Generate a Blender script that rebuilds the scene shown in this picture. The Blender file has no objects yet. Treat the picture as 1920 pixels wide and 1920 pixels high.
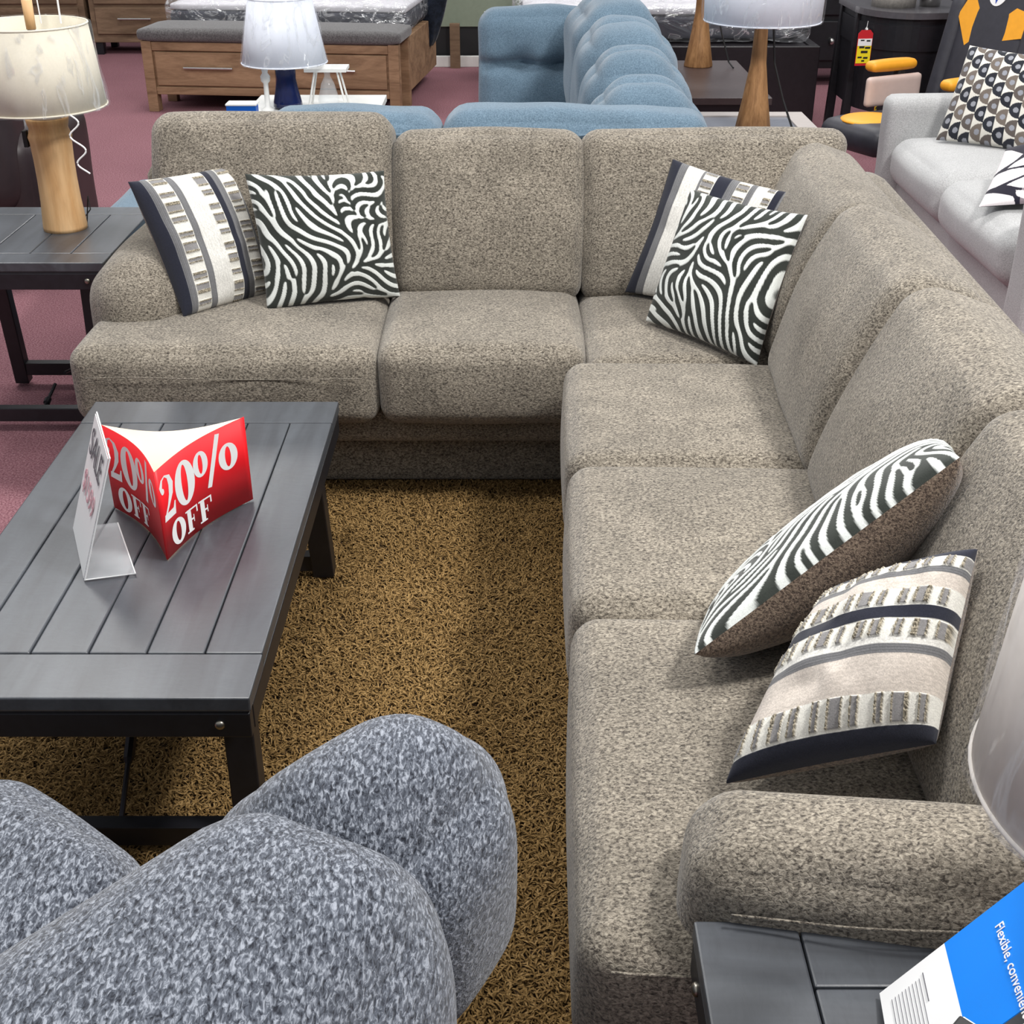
import bpy, math, random
import numpy as np
random.seed(7)
RNG = np.random.default_rng(11)
PI = math.pi
SC = bpy.context.scene
COL = SC.collection

# ------------------------------------------------------------------ materials
def nt_new(name):
    m = bpy.data.materials.new(name); m.use_nodes = True
    nt = m.node_tree; nt.nodes.clear()
    o = nt.nodes.new('ShaderNodeOutputMaterial'); p = nt.nodes.new('ShaderNodeBsdfPrincipled')
    nt.links.new(p.outputs[0], o.inputs[0])
    return m, nt, p
def srgb(r, g, b):
    f = lambda c: (c/255/12.92) if c/255 <= .04045 else ((c/255+.055)/1.055)**2.4
    return (f(r), f(g), f(b), 1)
def noise(nt, scale, detail=3, rough=.6, vec=None, dist=0):
    n = nt.nodes.new('ShaderNodeTexNoise'); n.inputs['Scale'].default_value = scale
    n.inputs['Detail'].default_value = detail; n.inputs['Roughness'].default_value = rough
    n.inputs['Distortion'].default_value = dist
    if vec is not None: nt.links.new(vec, n.inputs['Vector'])
    return n
def mapping(nt, sc=(1,1,1), rot=(0,0,0), src='Object'):
    t = nt.nodes.new('ShaderNodeTexCoord'); m = nt.nodes.new('ShaderNodeMapping')
    m.inputs['Scale'].default_value = sc; m.inputs['Rotation'].default_value = rot
    nt.links.new(t.outputs[src], m.inputs[0]); return m.outputs[0]
def ramp(nt, fac, stops):
    r = nt.nodes.new('ShaderNodeValToRGB'); nt.links.new(fac, r.inputs[0])
    e = r.color_ramp.elements
    while len(e) < len(stops): e.new(.5)
    for el, (p, c) in zip(e, stops): el.position = p; el.color = c
    return r.outputs[0]
def mixc(nt, fac, a, b, mode='MIX'):
    m = nt.nodes.new('ShaderNodeMix'); m.data_type = 'RGBA'; m.blend_type = mode
    for s, v in ((0, fac), (6, a), (7, b)):
        if isinstance(v, (int, float)) or isinstance(v, tuple): m.inputs[s].default_value = v
        else: nt.links.new(v, m.inputs[s])
    return m.outputs[2]
def bump(nt, p, h, strength=.5, dist=.002):
    b = nt.nodes.new('ShaderNodeBump'); b.inputs['Strength'].default_value = strength
    b.inputs['Distance'].default_value = dist
    nt.links.new(h, b.inputs['Height']); nt.links.new(b.outputs[0], p.inputs['Normal'])
def plain(name, col, rough=.6, metal=0, var=.08, scale=30, spec=.5, bmp=0):
    m, nt, p = nt_new(name)
    v = mapping(nt); n = noise(nt, scale, 3, .6, v)
    lo = tuple(c*(1-var) for c in col[:3])+(1,); hi = tuple(min(1, c*(1+var)) for c in col[:3])+(1,)
    nt.links.new(ramp(nt, n.outputs[0], [(.3, lo), (.7, hi)]), p.inputs['Base Color'])
    p.inputs['Roughness'].default_value = rough; p.inputs['Metallic'].default_value = metal
    p.inputs['Specular IOR Level'].default_value = spec
    if bmp: bump(nt, p, n.outputs[0], bmp, .001)
    return m
def fabric(name, dark, mid, light, scale, stretch=(1, 1, 1), bs=.6, bd=.003, cut=(.38, .5, .66), patch=.16, rot=(0, 0, 0), sheen=.25):
    m, nt, p = nt_new(name)
    v = mapping(nt, stretch, rot); n = noise(nt, scale, 2.5, .65, v, .6)
    c = ramp(nt, n.outputs[0], [(cut[0], dark), (cut[1], mid), (cut[2], light)])
    v2 = mapping(nt); n2 = noise(nt, 5, 3, .6, v2, .8)
    c2 = ramp(nt, n2.outputs[0], [(.35, (1-patch,)*3+(1,)), (.65, (1, 1, 1, 1))])
    nt.links.new(mixc(nt, 1.0, c, c2, 'MULTIPLY'), p.inputs['Base Color'])
    p.inputs['Roughness'].default_value = .95; p.inputs['Specular IOR Level'].default_value = .15
    p.inputs['Sheen Weight'].default_value = sheen; p.inputs['Sheen Roughness'].default_value = .5
    bump(nt, p, n.outputs[0], bs, bd)
    return m
def wood(name, dark, light, scale=6, stretch=(1, 1, .08), rough=.5, spec=.4, rot=(0, 0, 0), ring=.5):
    m, nt, p = nt_new(name)
    v = mapping(nt, stretch, rot); n = noise(nt, scale, 5, .6, v, 1.2)
    v3 = mapping(nt, tuple(s*5 for s in stretch), rot); n3 = noise(nt, scale*2, 3, .7, v3)
    c = ramp(nt, n.outputs[0], [(.32, dark), (.62, light)])
    c3 = ramp(nt, n3.outputs[0], [(.35, (.72, .7, .68, 1)), (.6, (1, 1, 1, 1))])
    nt.links.new(mixc(nt, ring, c, c3, 'MULTIPLY'), p.inputs['Base Color'])
    p.inputs['Roughness'].default_value = rough; p.inputs['Specular IOR Level'].default_value = spec
    bump(nt, p, n3.outputs[0], .25, .001)
    return m
def attr_mat(name, rough=.9, bs=.3, sheen=.2):
    m, nt, p = nt_new(name)
    a = nt.nodes.new('ShaderNodeAttribute'); a.attribute_name = 'pattern'
    v = mapping(nt); n = noise(nt, 500, 2, .6, v)
    c = ramp(nt, n.outputs[0], [(.35, (.82, .82, .82, 1)), (.65, (1, 1, 1, 1))])
    nt.links.new(mixc(nt, 1., a.outputs['Color'], c, 'MULTIPLY'), p.inputs['Base Color'])
    p.inputs['Roughness'].default_value = rough; p.inputs['Specular IOR Level'].default_value = .15
    p.inputs['Sheen Weight'].default_value = sheen
    bump(nt, p, n.outputs[0], bs, .001)
    return m
def wrap_mat(name, alpha=.72, scale=14, tint=(.99, .99, 1, 1), dist=.02, stretch=(1, 1, .35), glint=.5):
    m = bpy.data.materials.new(name); m.use_nodes = True; nt = m.node_tree; nt.nodes.clear()
    o = nt.nodes.new('ShaderNodeOutputMaterial'); mx = nt.nodes.new('ShaderNodeMixShader')
    t = nt.nodes.new('ShaderNodeBsdfTransparent'); g = nt.nodes.new('ShaderNodeBsdfGlossy')
    t.inputs[0].default_value = tint
    g.inputs['Roughness'].default_value = .12; g.inputs[0].default_value = (1, 1, 1, 1)
    v = mapping(nt, stretch); n = noise(nt, scale, 3, .55, v, 1.4)
    b = nt.nodes.new('ShaderNodeBump'); b.inputs['Distance'].default_value = dist; b.inputs['Strength'].default_value = 1
    nt.links.new(n.outputs[0], b.inputs['Height']); nt.links.new(b.outputs[0], g.inputs['Normal'])
    v2 = mapping(nt, stretch); n2 = noise(nt, scale*1.7, 2, .5, v2, 2.2)
    q = (1-alpha)
    nt.links.new(ramp(nt, n2.outputs[0], [(.40, (q*.35,)*3+(1,)), (.56, (q*.5,)*3+(1,)), (.62, (q*2.2,)*3+(1,)), (.70, (q*.6,)*3+(1,))]), mx.inputs[0])
    df = nt.nodes.new('ShaderNodeBsdfDiffuse'); df.inputs[0].default_value = (.92, .93, .95, 1); m2 = nt.nodes.new('ShaderNodeMixShader'); m2.inputs[0].default_value = glint  # white diffuse share paints highlights into the crease streaks
    nt.links.new(g.outputs[0], m2.inputs[1]); nt.links.new(df.outputs[0], m2.inputs[2])
    nt.links.new(t.outputs[0], mx.inputs[1]); nt.links.new(m2.outputs[0], mx.inputs[2]); nt.links.new(mx.outputs[0], o.inputs[0])
    return m

M = {}
M['taupe'] = fabric('taupe_chenille', srgb(66, 60, 54), srgb(129, 121, 109), srgb(172, 163, 148), 240, (.7, 1, 1), .75, .003, (.34, .5, .68), .24)
M['brownback'] = fabric('brown_plush', srgb(70, 58, 50), srgb(118, 101, 88), srgb(150, 132, 114), 260, bs=.6)
M['tweed'] = fabric('blue_grey_tweed', srgb(30, 33, 42), srgb(84, 89, 99), srgb(150, 155, 165), 230, (1, .4, .8), .9, .003, (.33, .5, .66), .12, rot=(0, 0, .5))
M['blue'] = fabric('blue_chenille', srgb(84, 104, 120), srgb(98, 120, 137), srgb(114, 135, 151), 220, (1, 1, 1), .3, .002, patch=.12)
M['greyfab'] = fabric('light_grey_linen', srgb(164, 164, 164), srgb(184, 184, 184), srgb(200, 200, 200), 260, bs=.2, patch=.05)
M['benchfab'] = fabric('charcoal_upholstery', srgb(82, 80, 80), srgb(98, 96, 96), srgb(112, 110, 110), 120, bs=.2, patch=.05)
M['leather'] = plain('dark_brown_leather', srgb(44, 32, 34), .45, var=.15, scale=14, bmp=.3)
M['black'] = plain('black_painted_wood', srgb(22, 22, 27), .42, var=.25, scale=40)
M['blacksat'] = plain('espresso_wood', srgb(30, 26, 30), .35, var=.2, scale=30)
M['navy'] = plain('navy_glass', srgb(22, 30, 72), .12, var=.15)
M['white'] = plain('white_paint', srgb(226, 226, 222), .5, var=.03)
M['metal'] = plain('brushed_metal', srgb(190, 188, 184), .3, 1.0)
M['bolt'] = plain('aged_nickel', srgb(150, 145, 135), .35, 1.0)
M['rod'] = plain('black_iron', srgb(40, 38, 42), .35, .8)
M['shadecream'] = plain('cream_linen_shade', srgb(224, 217, 198), .9, var=.03, scale=200)
M['shadewhite'] = plain('white_linen_shade', srgb(232, 236, 244), .9, var=.02, scale=200)
M['shadegrey'] = plain('pale_greige_shade', srgb(226, 220, 212), .85, var=.03, scale=60)
M['lampwood'] = wood('pale_turned_wood', srgb(196, 150, 100), srgb(222, 184, 138), 9, (1, 1, .1), .55, .3, ring=.35)
M['conewood'] = wood('walnut_cone_wood', srgb(118, 82, 50), srgb(168, 126, 84), 20, (1, 1, .15), .5, .3)
M['oak'] = wood('weathered_oak', srgb(124, 96, 72), srgb(166, 134, 104), 7, (.25, 1, 1.6), .6, .3)
M['oakdark'] = wood('weathered_oak_dark', srgb(100, 80, 62), srgb(134, 110, 88), 7, (.25, 1, 1.6), .6, .3)
M['post'] = wood('reddish_brown_wood', srgb(70, 42, 30), srgb(104, 66, 46), 8, (1, 1, .1))
M['red'] = plain('red_card', srgb(224, 20, 32), .45, var=.02)
M['cream'] = plain('cream_card', srgb(246, 228, 204), .6, var=.02)
M['cardwhite'] = plain('white_card', srgb(240, 240, 240), .5, var=.01)
M['ink'] = plain('grey_ink', srgb(96, 96, 102), .6, var=.02)
M['pinkink'] = plain('faded_red_ink', srgb(206, 160, 168), .6, var=.02)
M['blackink'] = plain('black_ink', srgb(24, 24, 26), .6, var=.02)
M['signblue'] = plain('bright_blue_card', srgb(0, 132, 240), .4, var=.01)
M['darkblue'] = plain('deep_blue_card', srgb(0, 84, 176), .4, var=.01)
M['yellow'] = plain('gold_vinyl', srgb(238, 164, 38), .5, var=.04)
M['tagyellow'] = plain('tag_yellow', srgb(246, 224, 30), .5, var=.02)
M['charvinyl'] = plain('charcoal_vinyl', srgb(50, 50, 58), .5, var=.12)
M['beige'] = plain('pinkish_beige_vinyl', srgb(206, 184, 176), .5, var=.03)
M['emblue'] = plain('emblem_blue', srgb(30, 70, 170), .5, var=.01)
M['emred'] = plain('emblem_red', srgb(200, 30, 40), .5, var=.01)
M['sage'] = plain('sage_green_paint', srgb(134, 144, 126), .5, var=.04)
M['sagedark'] = plain('dark_sage_paint', srgb(92, 100, 90), .5, var=.04)
M['navycloth'] = fabric('navy_bedding', srgb(14, 20, 32), srgb(24, 32, 46), srgb(34, 42, 58), 30, bs=.3, patch=.3)
M['mattress'] = plain('dark_mattress_ticking', srgb(52, 54, 64), .8, var=.25, scale=6)
M['mattwhite'] = plain('white_mattress_top', srgb(214, 212, 216), .8, var=.03)
M['greytop'] = plain('grey_glass_inset', srgb(120, 124, 134), .2, var=.03)
M['greige'] = plain('greige_frame', srgb(176, 168, 164), .5, var=.03)
M['wrap'] = wrap_mat('clear_plastic_wrap', .80, 7, dist=.03)
M['wrapthin'] = wrap_mat('thin_plastic_wrap', .84, 7, dist=.02)
M['wrapmatt'] = wrap_mat('crinkled_plastic_wrap', .72, 4, dist=.05, stretch=(1, 1, 2))
M['pattern'] = attr_mat('woven_pattern')
M['wicker'] = plain('silver_basket', srgb(170, 165, 158), .4, .3, var=.2, scale=60)

def tabletop_mat():
    m, nt, p = nt_new('slate_stained_planks')
    v = mapping(nt, (1, .12, 1)); n = noise(nt, 14, 4, .6, v, .8)
    v2 = mapping(nt, (.35, 1, 1)); n2 = noise(nt, 60, 3, .7, v2, 1.5)
    c = ramp(nt, n.outputs[0], [(.3, srgb(50, 52, 57)), (.7, srgb(74, 78, 84))])
    c2 = ramp(nt, n2.outputs[0], [(.3, (.8, .8, .8, 1)), (.55, (1, 1, 1, 1))])
    nt.links.new(mixc(nt, .7, c, c2, 'MULTIPLY'), p.inputs['Base Color'])
    p.inputs['Roughness'].default_value = .36; p.inputs['Specular IOR Level'].default_value = .7
    bump(nt, p, n2.outputs[0], .18, .001)
    return m
M['slate'] = tabletop_mat()
def acrylic():
    m = bpy.data.materials.new('clear_acrylic'); m.use_nodes = True; nt = m.node_tree; nt.nodes.clear()
    o = nt.nodes.new('ShaderNodeOutputMaterial'); mx = nt.nodes.new('ShaderNodeMixShader')
    t = nt.nodes.new('ShaderNodeBsdfTransparent'); g = nt.nodes.new('ShaderNodeBsdfPrincipled')
    g.inputs['Base Color'].default_value = (.85, .9, .93, 1); g.inputs['Roughness'].default_value = .1
    n = noise(nt, 30, 2, .5, mapping(nt)); nt.links.new(ramp(nt, n.outputs[0], [(.2, (.18, .18, .18, 1)), (.8, (.26, .26, .26, 1))]), mx.inputs[0])
    nt.links.new(t.outputs[0], mx.inputs[1]); nt.links.new(g.outputs[0], mx.inputs[2]); nt.links.new(mx.outputs[0], o.inputs[0])
    return m
M['acrylic'] = acrylic()
def carpet_mat():
    m, nt, p = nt_new('mauve_carpet')
    n = noise(nt, 160, 3, .8, mapping(nt)); n2 = noise(nt, 1.3, 4, .6, mapping(nt))
    c = ramp(nt, n.outputs[0], [(.33, srgb(102, 66, 74)), (.5, srgb(146, 102, 110)), (.7, srgb(186, 146, 152))])
    c2 = ramp(nt, n2.outputs[0], [(.3, (.86, .86, .86, 1)), (.7, (1, 1, 1, 1))])
    nt.links.new(mixc(nt, 1., c, c2, 'MULTIPLY'), p.inputs['Base Color'])
    p.inputs['Roughness'].default_value = 1; p.inputs['Specular IOR Level'].default_value = .1
    bump(nt, p, n.outputs[0], .8, .004); return m
M['carpet'] = carpet_mat()
def rug_mat():
    m, nt, p = nt_new('golden_brown_shag')
    n = noise(nt, 130, 2, .7, mapping(nt)); n2 = noise(nt, 4, 3, .6, mapping(nt))
    c = ramp(nt, n.outputs[0], [(.3, srgb(78, 58, 32)), (.5, srgb(136, 108, 66)), (.7, srgb(174, 144, 98))])
    c2 = ramp(nt, n2.outputs[0], [(.3, (.85, .83, .8, 1)), (.7, (1, 1, 1, 1))])
    nt.links.new(mixc(nt, 1., c, c2, 'MULTIPLY'), p.inputs['Base Color'])
    p.inputs['Roughness'].default_value = .9; p.inputs['Specular IOR Level'].default_value = .15
    return m
M['rug'] = rug_mat()
M['rugbase'] = plain('dark_rug_backing', srgb(58, 40, 20), 1, var=.3, scale=80)
M['wallpaint'] = plain('grey_store_wall', srgb(120, 118, 116), .8, var=.04, scale=3)

# ------------------------------------------------------------------ object helpers
def tag(o, label=None, cat=None, group=None, kind=None):
    if label: o['label'] = label
    if cat: o['category'] = cat
    if group: o['group'] = group
    if kind: o['kind'] = kind
    return o
def thing(name, label, cat, loc=(0, 0, 0), rz=0, group=None):
    o = bpy.data.objects.new(name, None); COL.objects.link(o); o.empty_display_size = .1
    o.location = loc; o.rotation_euler = (0, 0, rz)
    return tag(o, label, cat, group)
def mesh(name, V, F, mat, parent=None, world=False, smooth=True, colors=None, label=None, loc=None):
    """world=True: V is in world coordinates, parent an unrotated Empty."""
    V = np.asarray(V, dtype=float)
    if world and parent is not None:
        V = V - np.array(root_loc(parent))
    if loc is not None: V = V - np.array(loc)
    me = bpy.data.meshes.new(name); me.from_pydata([tuple(v) for v in V], [], [tuple(int(i) for i in f) for f in F])
    me.materials.append(M[mat] if isinstance(mat, str) else mat)
    if smooth: me.polygons.foreach_set('use_smooth', [True]*len(me.polygons))
    if colors is not None:
        a = me.color_attributes.new('pattern', 'FLOAT_COLOR', 'POINT')
        c = np.ones((len(V), 4), dtype=np.float32); c[:, :3] = colors
        a.data.foreach_set('color', c.ravel())
    me.update()
    o = bpy.data.objects.new(name, me); COL.objects.link(o)
    if parent is not None: o.parent = parent
    if loc is not None: o.location = loc
    if label: o['label'] = label
    return o
def root_loc(p):
    l = np.array(p.location)
    while p.parent is not None: p = p.parent; l = l + np.array(p.location)
    return l
class MB:
    def __init__(s): s.V = []; s.F = []; s.n = 0
    def add(s, V, F):
        V = np.asarray(V, dtype=float); s.V.append(V); s.F += [tuple(i+s.n for i in f) for f in F]; s.n += len(V); return s
    def box(s, c, d, rz=0, bev=.002):
        V, F = rounded(d, min(bev, min(d)/2.2), 3, sharp=True)
        V = rotz(V, rz)+np.array(c); return s.add(V, F)
    def boxm(s, a, b, bev=.002):
        a = np.array(a, float); b = np.array(b, float); return s.box((a+b)/2, b-a, 0, bev)
    def tube(s, pts, r, n=10, closed=False): V, F = tube(pts, r, n, closed); return s.add(V, F)
    def lathe(s, prof, c=(0, 0, 0), n=40): V, F = lathe(prof, n); return s.add(V+np.array(c), F)
    def bar(s, a, b, w, h, up=(0, 0, 1)):
        a = np.array(a, float); b = np.array(b, float); d = b-a; L = np.linalg.norm(d); d /= L
        up = np.array(up, float); x = np.cross(d, up); x /= np.linalg.norm(x); u = np.cross(x, d)
        V, F = rounded((w, L, h), .003, 3, sharp=True)
        return s.add(V[:, :1]*x+V[:, 1:2]*d+V[:, 2:3]*u+(a+b)/2, F)
    def out(s): return np.vstack(s.V), s.F
    def build(s, name, mat, parent=None, world=False, smooth=False, label=None, loc=None):
        V, F = s.out(); o = mesh(name, V, F, mat, parent, world, smooth, None, label, loc)
        return o
def rotz(V, a):
    c, s = math.cos(a), math.sin(a); V = np.array(V, dtype=float); R = V.copy()
    R[:, 0] = c*V[:, 0]-s*V[:, 1]; R[:, 1] = s*V[:, 0]+c*V[:, 1]; return R
def rotx(V, a):
    c, s = math.cos(a), math.sin(a); V = np.array(V, dtype=float); R = V.copy()
    R[:, 1] = c*V[:, 1]-s*V[:, 2]; R[:, 2] = s*V[:, 1]+c*V[:, 2]; return R
_cg = {}
def cubegrid(n):
    if n in _cg: return _cg[n]
    idx = {}; P = []; F = []
    def vid(i, j, k):
        key = (i, j, k)
        if key not in idx: idx[key] = len(P); P.append(key)
        return idx[key]
    for ax in range(3):
        for side in (0, n):
            for a in range(n):
                for b in range(n):
                    q = []
                    for (da, db) in ((0, 0), (1, 0), (1, 1), (0, 1)):
                        c = [0, 0, 0]; c[ax] = side; c[(ax+1) % 3] = a+da; c[(ax+2) % 3] = b+db
                        q.append(vid(*c))
                    if side == 0: q.reverse()
                    F.append(tuple(q))
    U = np.array(P, float)/n*2-1
    _cg[n] = (U, F); return _cg[n]
def rounded(size, r, n=18, puff=(0, 0, 0), sharp=False, wob=0, seed=0):
    U, F = cubegrid(n)
    half = np.array(size, float)/2
    if sharp:   # grid lines placed at the bevel edge
        inner = half-r; P = np.sign(U)*np.where(np.abs(U) > .99, half, inner)
        if n == 3:
            ins = np.clip(P, -inner, inner); d = P-ins; L = np.linalg.norm(d, axis=1, keepdims=True); L[L == 0] = 1
            P = ins+d/L*r
        return P, F
    W = np.sin(U*PI/2*.999)*.45+U*.55
    P = W*half; inner = np.maximum(half-r, 1e-4); ins = np.clip(P, -inner, inner); d = P-ins
    L = np.linalg.norm(d, axis=1, keepdims=True); L[L == 0] = 1; P = ins+d/L*r
    q = 1-W**2
    P[:, 0] += puff[0]*W[:, 0]*q[:, 1]*q[:, 2]; P[:, 1] += puff[1]*W[:, 1]*q[:, 0]*q[:, 2]; P[:, 2] += puff[2]*W[:, 2]*q[:, 0]*q[:, 1]
    if wob: P += wobble(P, wob, seed)
    return P, F
def wobble(P, amp, seed=0, freq=7):
    r = np.random.default_rng(seed+5); out = np.zeros_like(P)
    for k in range(5):
        w = r.normal(0, freq, (3, 3)); ph = r.uniform(0, 6.28, 3); out += np.sin(P@w+ph)
    return out*amp/3
def quadbox(q, z0, z1, r=.08, n=22, puff=(.02, .02, .02), wob=0, seed=0, zt=None):
    """rounded soft box mapped onto plan quad q (4 xy corners ccw), zt optional 4 top heights"""
    q = np.array(q, float); lx = (np.linalg.norm(q[1]-q[0])+np.linalg.norm(q[2]-q[3]))/2; ly = (np.linalg.norm(q[3]-q[0])+np.linalg.norm(q[2]-q[1]))/2
    V, F = rounded((lx, ly, z1-z0), r, n, puff)
    u = V[:, 0]/lx+.5; v = V[:, 1]/ly+.5
    XY = (1-u)[:, None]*(1-v)[:, None]*q[0]+u[:, None]*(1-v)[:, None]*q[1]+u[:, None]*v[:, None]*q[2]+(1-u)[:, None]*v[:, None]*q[3]
    Z = V[:, 2]+(z0+z1)/2
    if zt is not None:
        uc = np.clip(u, 0, 1); vc = np.clip(v, 0, 1)
        T = (1-uc)*(1-vc)*zt[0]+uc*(1-vc)*zt[1]+uc*vc*zt[2]+(1-uc)*vc*zt[3]
        Z = z0+(Z-z0)/(z1-z0)*(T-z0)
    P = np.column_stack([XY, Z])
    if wob: P += wobble(P, wob, seed)
    return P, F
def tube(pts, r, n=10, closed=False):
    pts = np.array(pts, float); N = len(pts); rr = np.full(N, r) if np.isscalar(r) else np.array(r)
    V = []; F = []; up = np.array([0, 0, 1.]);
    for i in range(N):
        t = pts[min(i+1, N-1)]-pts[max(i-1, 0)]; t /= np.linalg.norm(t)+1e-12
        a = np.cross(t, up)
        if np.linalg.norm(a) < .05: a = np.cross(t, np.array([0, 1., 0]))
        a /= np.linalg.norm(a); b = np.cross(t, a)
        for k in range(n):
            an = 2*PI*k/n; V.append(pts[i]+rr[i]*(math.cos(an)*a+math.sin(an)*b))
    for i in range(N-1):
        for k in range(n): F.append((i*n+k, i*n+(k+1) % n, (i+1)*n+(k+1) % n, (i+1)*n+k))
    F.append(tuple(range(n))[::-1]); F.append(tuple((N-1)*n+k for k in range(n)))
    return np.array(V), F
def lathe(prof, n=40, cap=True):
    V = []; F = []
    for (r, z) in prof:
        for k in range(n): a = 2*PI*k/n; V.append((r*math.cos(a), r*math.sin(a), z))
    for i in range(len(prof)-1):
        for k in range(n): F.append((i*n+k, i*n+(k+1) % n, (i+1)*n+(k+1) % n, (i+1)*n+k))
    if cap: F.append(tuple(range(n))[::-1]); F.append(tuple((len(prof)-1)*n+k for k in range(n)))
    return np.array(V), F
def sph(c, r, n=10):
    V, F = cubegrid(n); V = V/np.linalg.norm(V, axis=1, keepdims=True)
    return V*np.array(r)+np.array(c), F
def text_mesh(s, size, extrude=.0004):
    cu = bpy.data.curves.new('lettering', 'FONT'); cu.body = s; cu.size = size; cu.extrude = extrude; cu.align_x = 'CENTER'; cu.align_y = 'CENTER'; cu.resolution_u = 3
    o = bpy.data.objects.new('lettering', cu); COL.objects.link(o)
    dg = bpy.context.evaluated_depsgraph_get(); me = o.evaluated_get(dg).to_mesh()
    V = np.array([v.co[:] for v in me.vertices]); F = [tuple(p.vertices) for p in me.polygons]
    o.evaluated_get(dg).to_mesh_clear(); bpy.data.objects.remove(o); bpy.data.curves.remove(cu)
    return V, F
def place2d(V, origin, ex, ey, off=.001):
    ex = np.array(ex, float); ex /= np.linalg.norm(ex); ey = np.array(ey, float); ey -= ex*ey.dot(ex); ey /= np.linalg.norm(ey); n = np.cross(ex, ey)
    return np.array(origin)+V[:, :1]*ex+V[:, 1:2]*ey+(V[:, 2:3]+off)*n

# ------------------------------------------------------------------ setting
mb = MB(); mb.box((0, 6.5, -.02), (16, 20, .04)); tag(mb.build('floor', 'carpet'), kind='structure')
mb = MB(); mb.box((0, 16.2, 1.5), (16, .12, 3)); tag(mb.build('wall_back', 'wallpaint'), kind='structure')

# shag rug: backing + many bent strands laid over each other
RX0, RX1, RY0, RY1 = -1.27, .5, .35, 3.42
def rug_pile():
    n = 125000
    x = RNG.uniform(RX0, .16, n); y = RNG.uniform(.75, RY1, n)
    # leave out the patch that the recliner hides
    a = RNG.uniform(0, 2*PI, n); L = RNG.uniform(.018, .036, n); w = RNG.uniform(.0011, .0020, n)
    lift = RNG.uniform(.005, .014, n); bend = RNG.normal(0, .9, n); z0 = RNG.uniform(.004, .014, n)
    K = 5; V = np.zeros((n, K, 2, 3)); px = x.copy(); py = y.copy()
    for k in range(K):
        t = k/(K-1); ang = a+bend*t*1.6
        if k: px = px+np.cos(ang)*L/(K-1); py = py+np.sin(ang)*L/(K-1)
        z = z0+lift*np.sin(PI*t*.85+.15)
        ww = w*(1-.5*abs(2*t-1)**2)
        V[:, k, 0] = np.column_stack([px-np.sin(ang)*ww, py+np.cos(ang)*ww, z])
        V[:, k, 1] = np.column_stack([px+np.sin(ang)*ww, py-np.cos(ang)*ww, z-.0006])
    V[..., 1] = np.minimum(V[..., 1], RY1+.02)
    idx = np.arange(n)[:, None]*(K*2)+np.arange(K-1)[None]*2
    F = np.stack([idx, idx+1, idx+3, idx+2], -1).reshape(-1, 4)
    me = bpy.data.meshes.new('pile'); me.vertices.add(n*K*2); me.vertices.foreach_set('co', V.reshape(-1))
    me.loops.add(len(F)*4); me.loops.foreach_set('vertex_index', F.reshape(-1).astype(np.int32))
    me.polygons.add(len(F)); me.polygons.foreach_set('loop_start', np.arange(len(F), dtype=np.int32)*4)
    me.update(calc_edges=True); me.materials.append(M['rug'])
    return me
rug = thing('shag_rug', 'golden brown shag rug under the black plank coffee table', 'rug', ((RX0+RX1)/2, (RY0+RY1)/2, 0))
mb = MB(); mb.boxm((RX0, RY0, .0), (RX1, RY1, .008)); mb.build('rug_backing', 'rugbase', rug, True)
po = bpy.data.objects.new('pile', rug_pile()); COL.objects.link(po); po.parent = rug; po.location = tuple(-np.array(rug.location)); po['kind'] = 'stuff'

# ------------------------------------------------------------------ taupe sectional
sofa = thing('sectional_sofa', 'large taupe chenille L-shaped sectional sofa with loose seat and back cushions', 'sofa', (0, 3.3, 0))
PH = -2.2*PI/180; PIV = np.array([.13, 3.08, 0])
def SR(V): return rotz(V-PIV, PH)+PIV
def sp(name, V, F, mat='taupe', par=None): return mesh(name, V, F, mat, par or sofa, True)
def sbox(a, b, r, n=20, puff=(0, 0, 0), wob=0, seed=0):
    a = np.array(a, float); b = np.array(b, float); V, F = rounded(b-a, r, n, puff); V = V+(a+b)/2
    if wob: V = V+wobble(V, wob, seed)
    return V, F
# base panels
sp('base', *sbox((-1.15, 3.31, .02), (.95, 4.0, .2), .02, 10))
sp('base_rail', *sbox((-1.17, 3.225, .18), (.95, 3.95, .30), .035, 14, (0, .004, 0)))
V, F = sbox((.20, 1.16, .02), (1.08, 3.95, .2), .02, 10); sp('base', SR(V), F)
V, F = sbox((.17, 1.13, .18), (1.08, 3.9, .30), .035, 14); sp('base_rail', SR(V), F)
# frame backs
V, F = sbox((-1.13, 3.86, .05), (1.02, 4.02, .82), .05, 14); sp('back_frame', V, F)
V, F = sbox((.93, 1.16, .05), (1.12, 3.98, .80), .05, 14); sp('back_frame', SR(V), F)
# seat cushions
def piping(q):  # thin welt around a cushion
    pts = [np.array(p, float) for p in q]; return tube(pts, .0028, 6)
def seat_cushion(a, b, seed, f=lambda V: V, r=.05):
    V, F = sbox(a, b, r, 30, (.010, .020, .016), .003, seed); o = sp('seat_cushion', f(V), F); return o
seat_cushion((-1.195, 3.125, .28), (-.37, 3.78, .505), 1)
seat_cushion((-.362, 3.125, .28), (.197, 3.78, .51), 2)
seat_cushion((.203, 3.085, .26), (.78, 3.75, .492), 3)
seat_cushion((.140, 2.475, .28), (.75, 3.072, .508), 4, SR)
seat_cushion((.148, 1.885, .28), (.75, 2.467, .512), 5, SR)
seat_cushion((.155, 1.10, .27), (.75, 1.878, .508), 6, SR)
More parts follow.
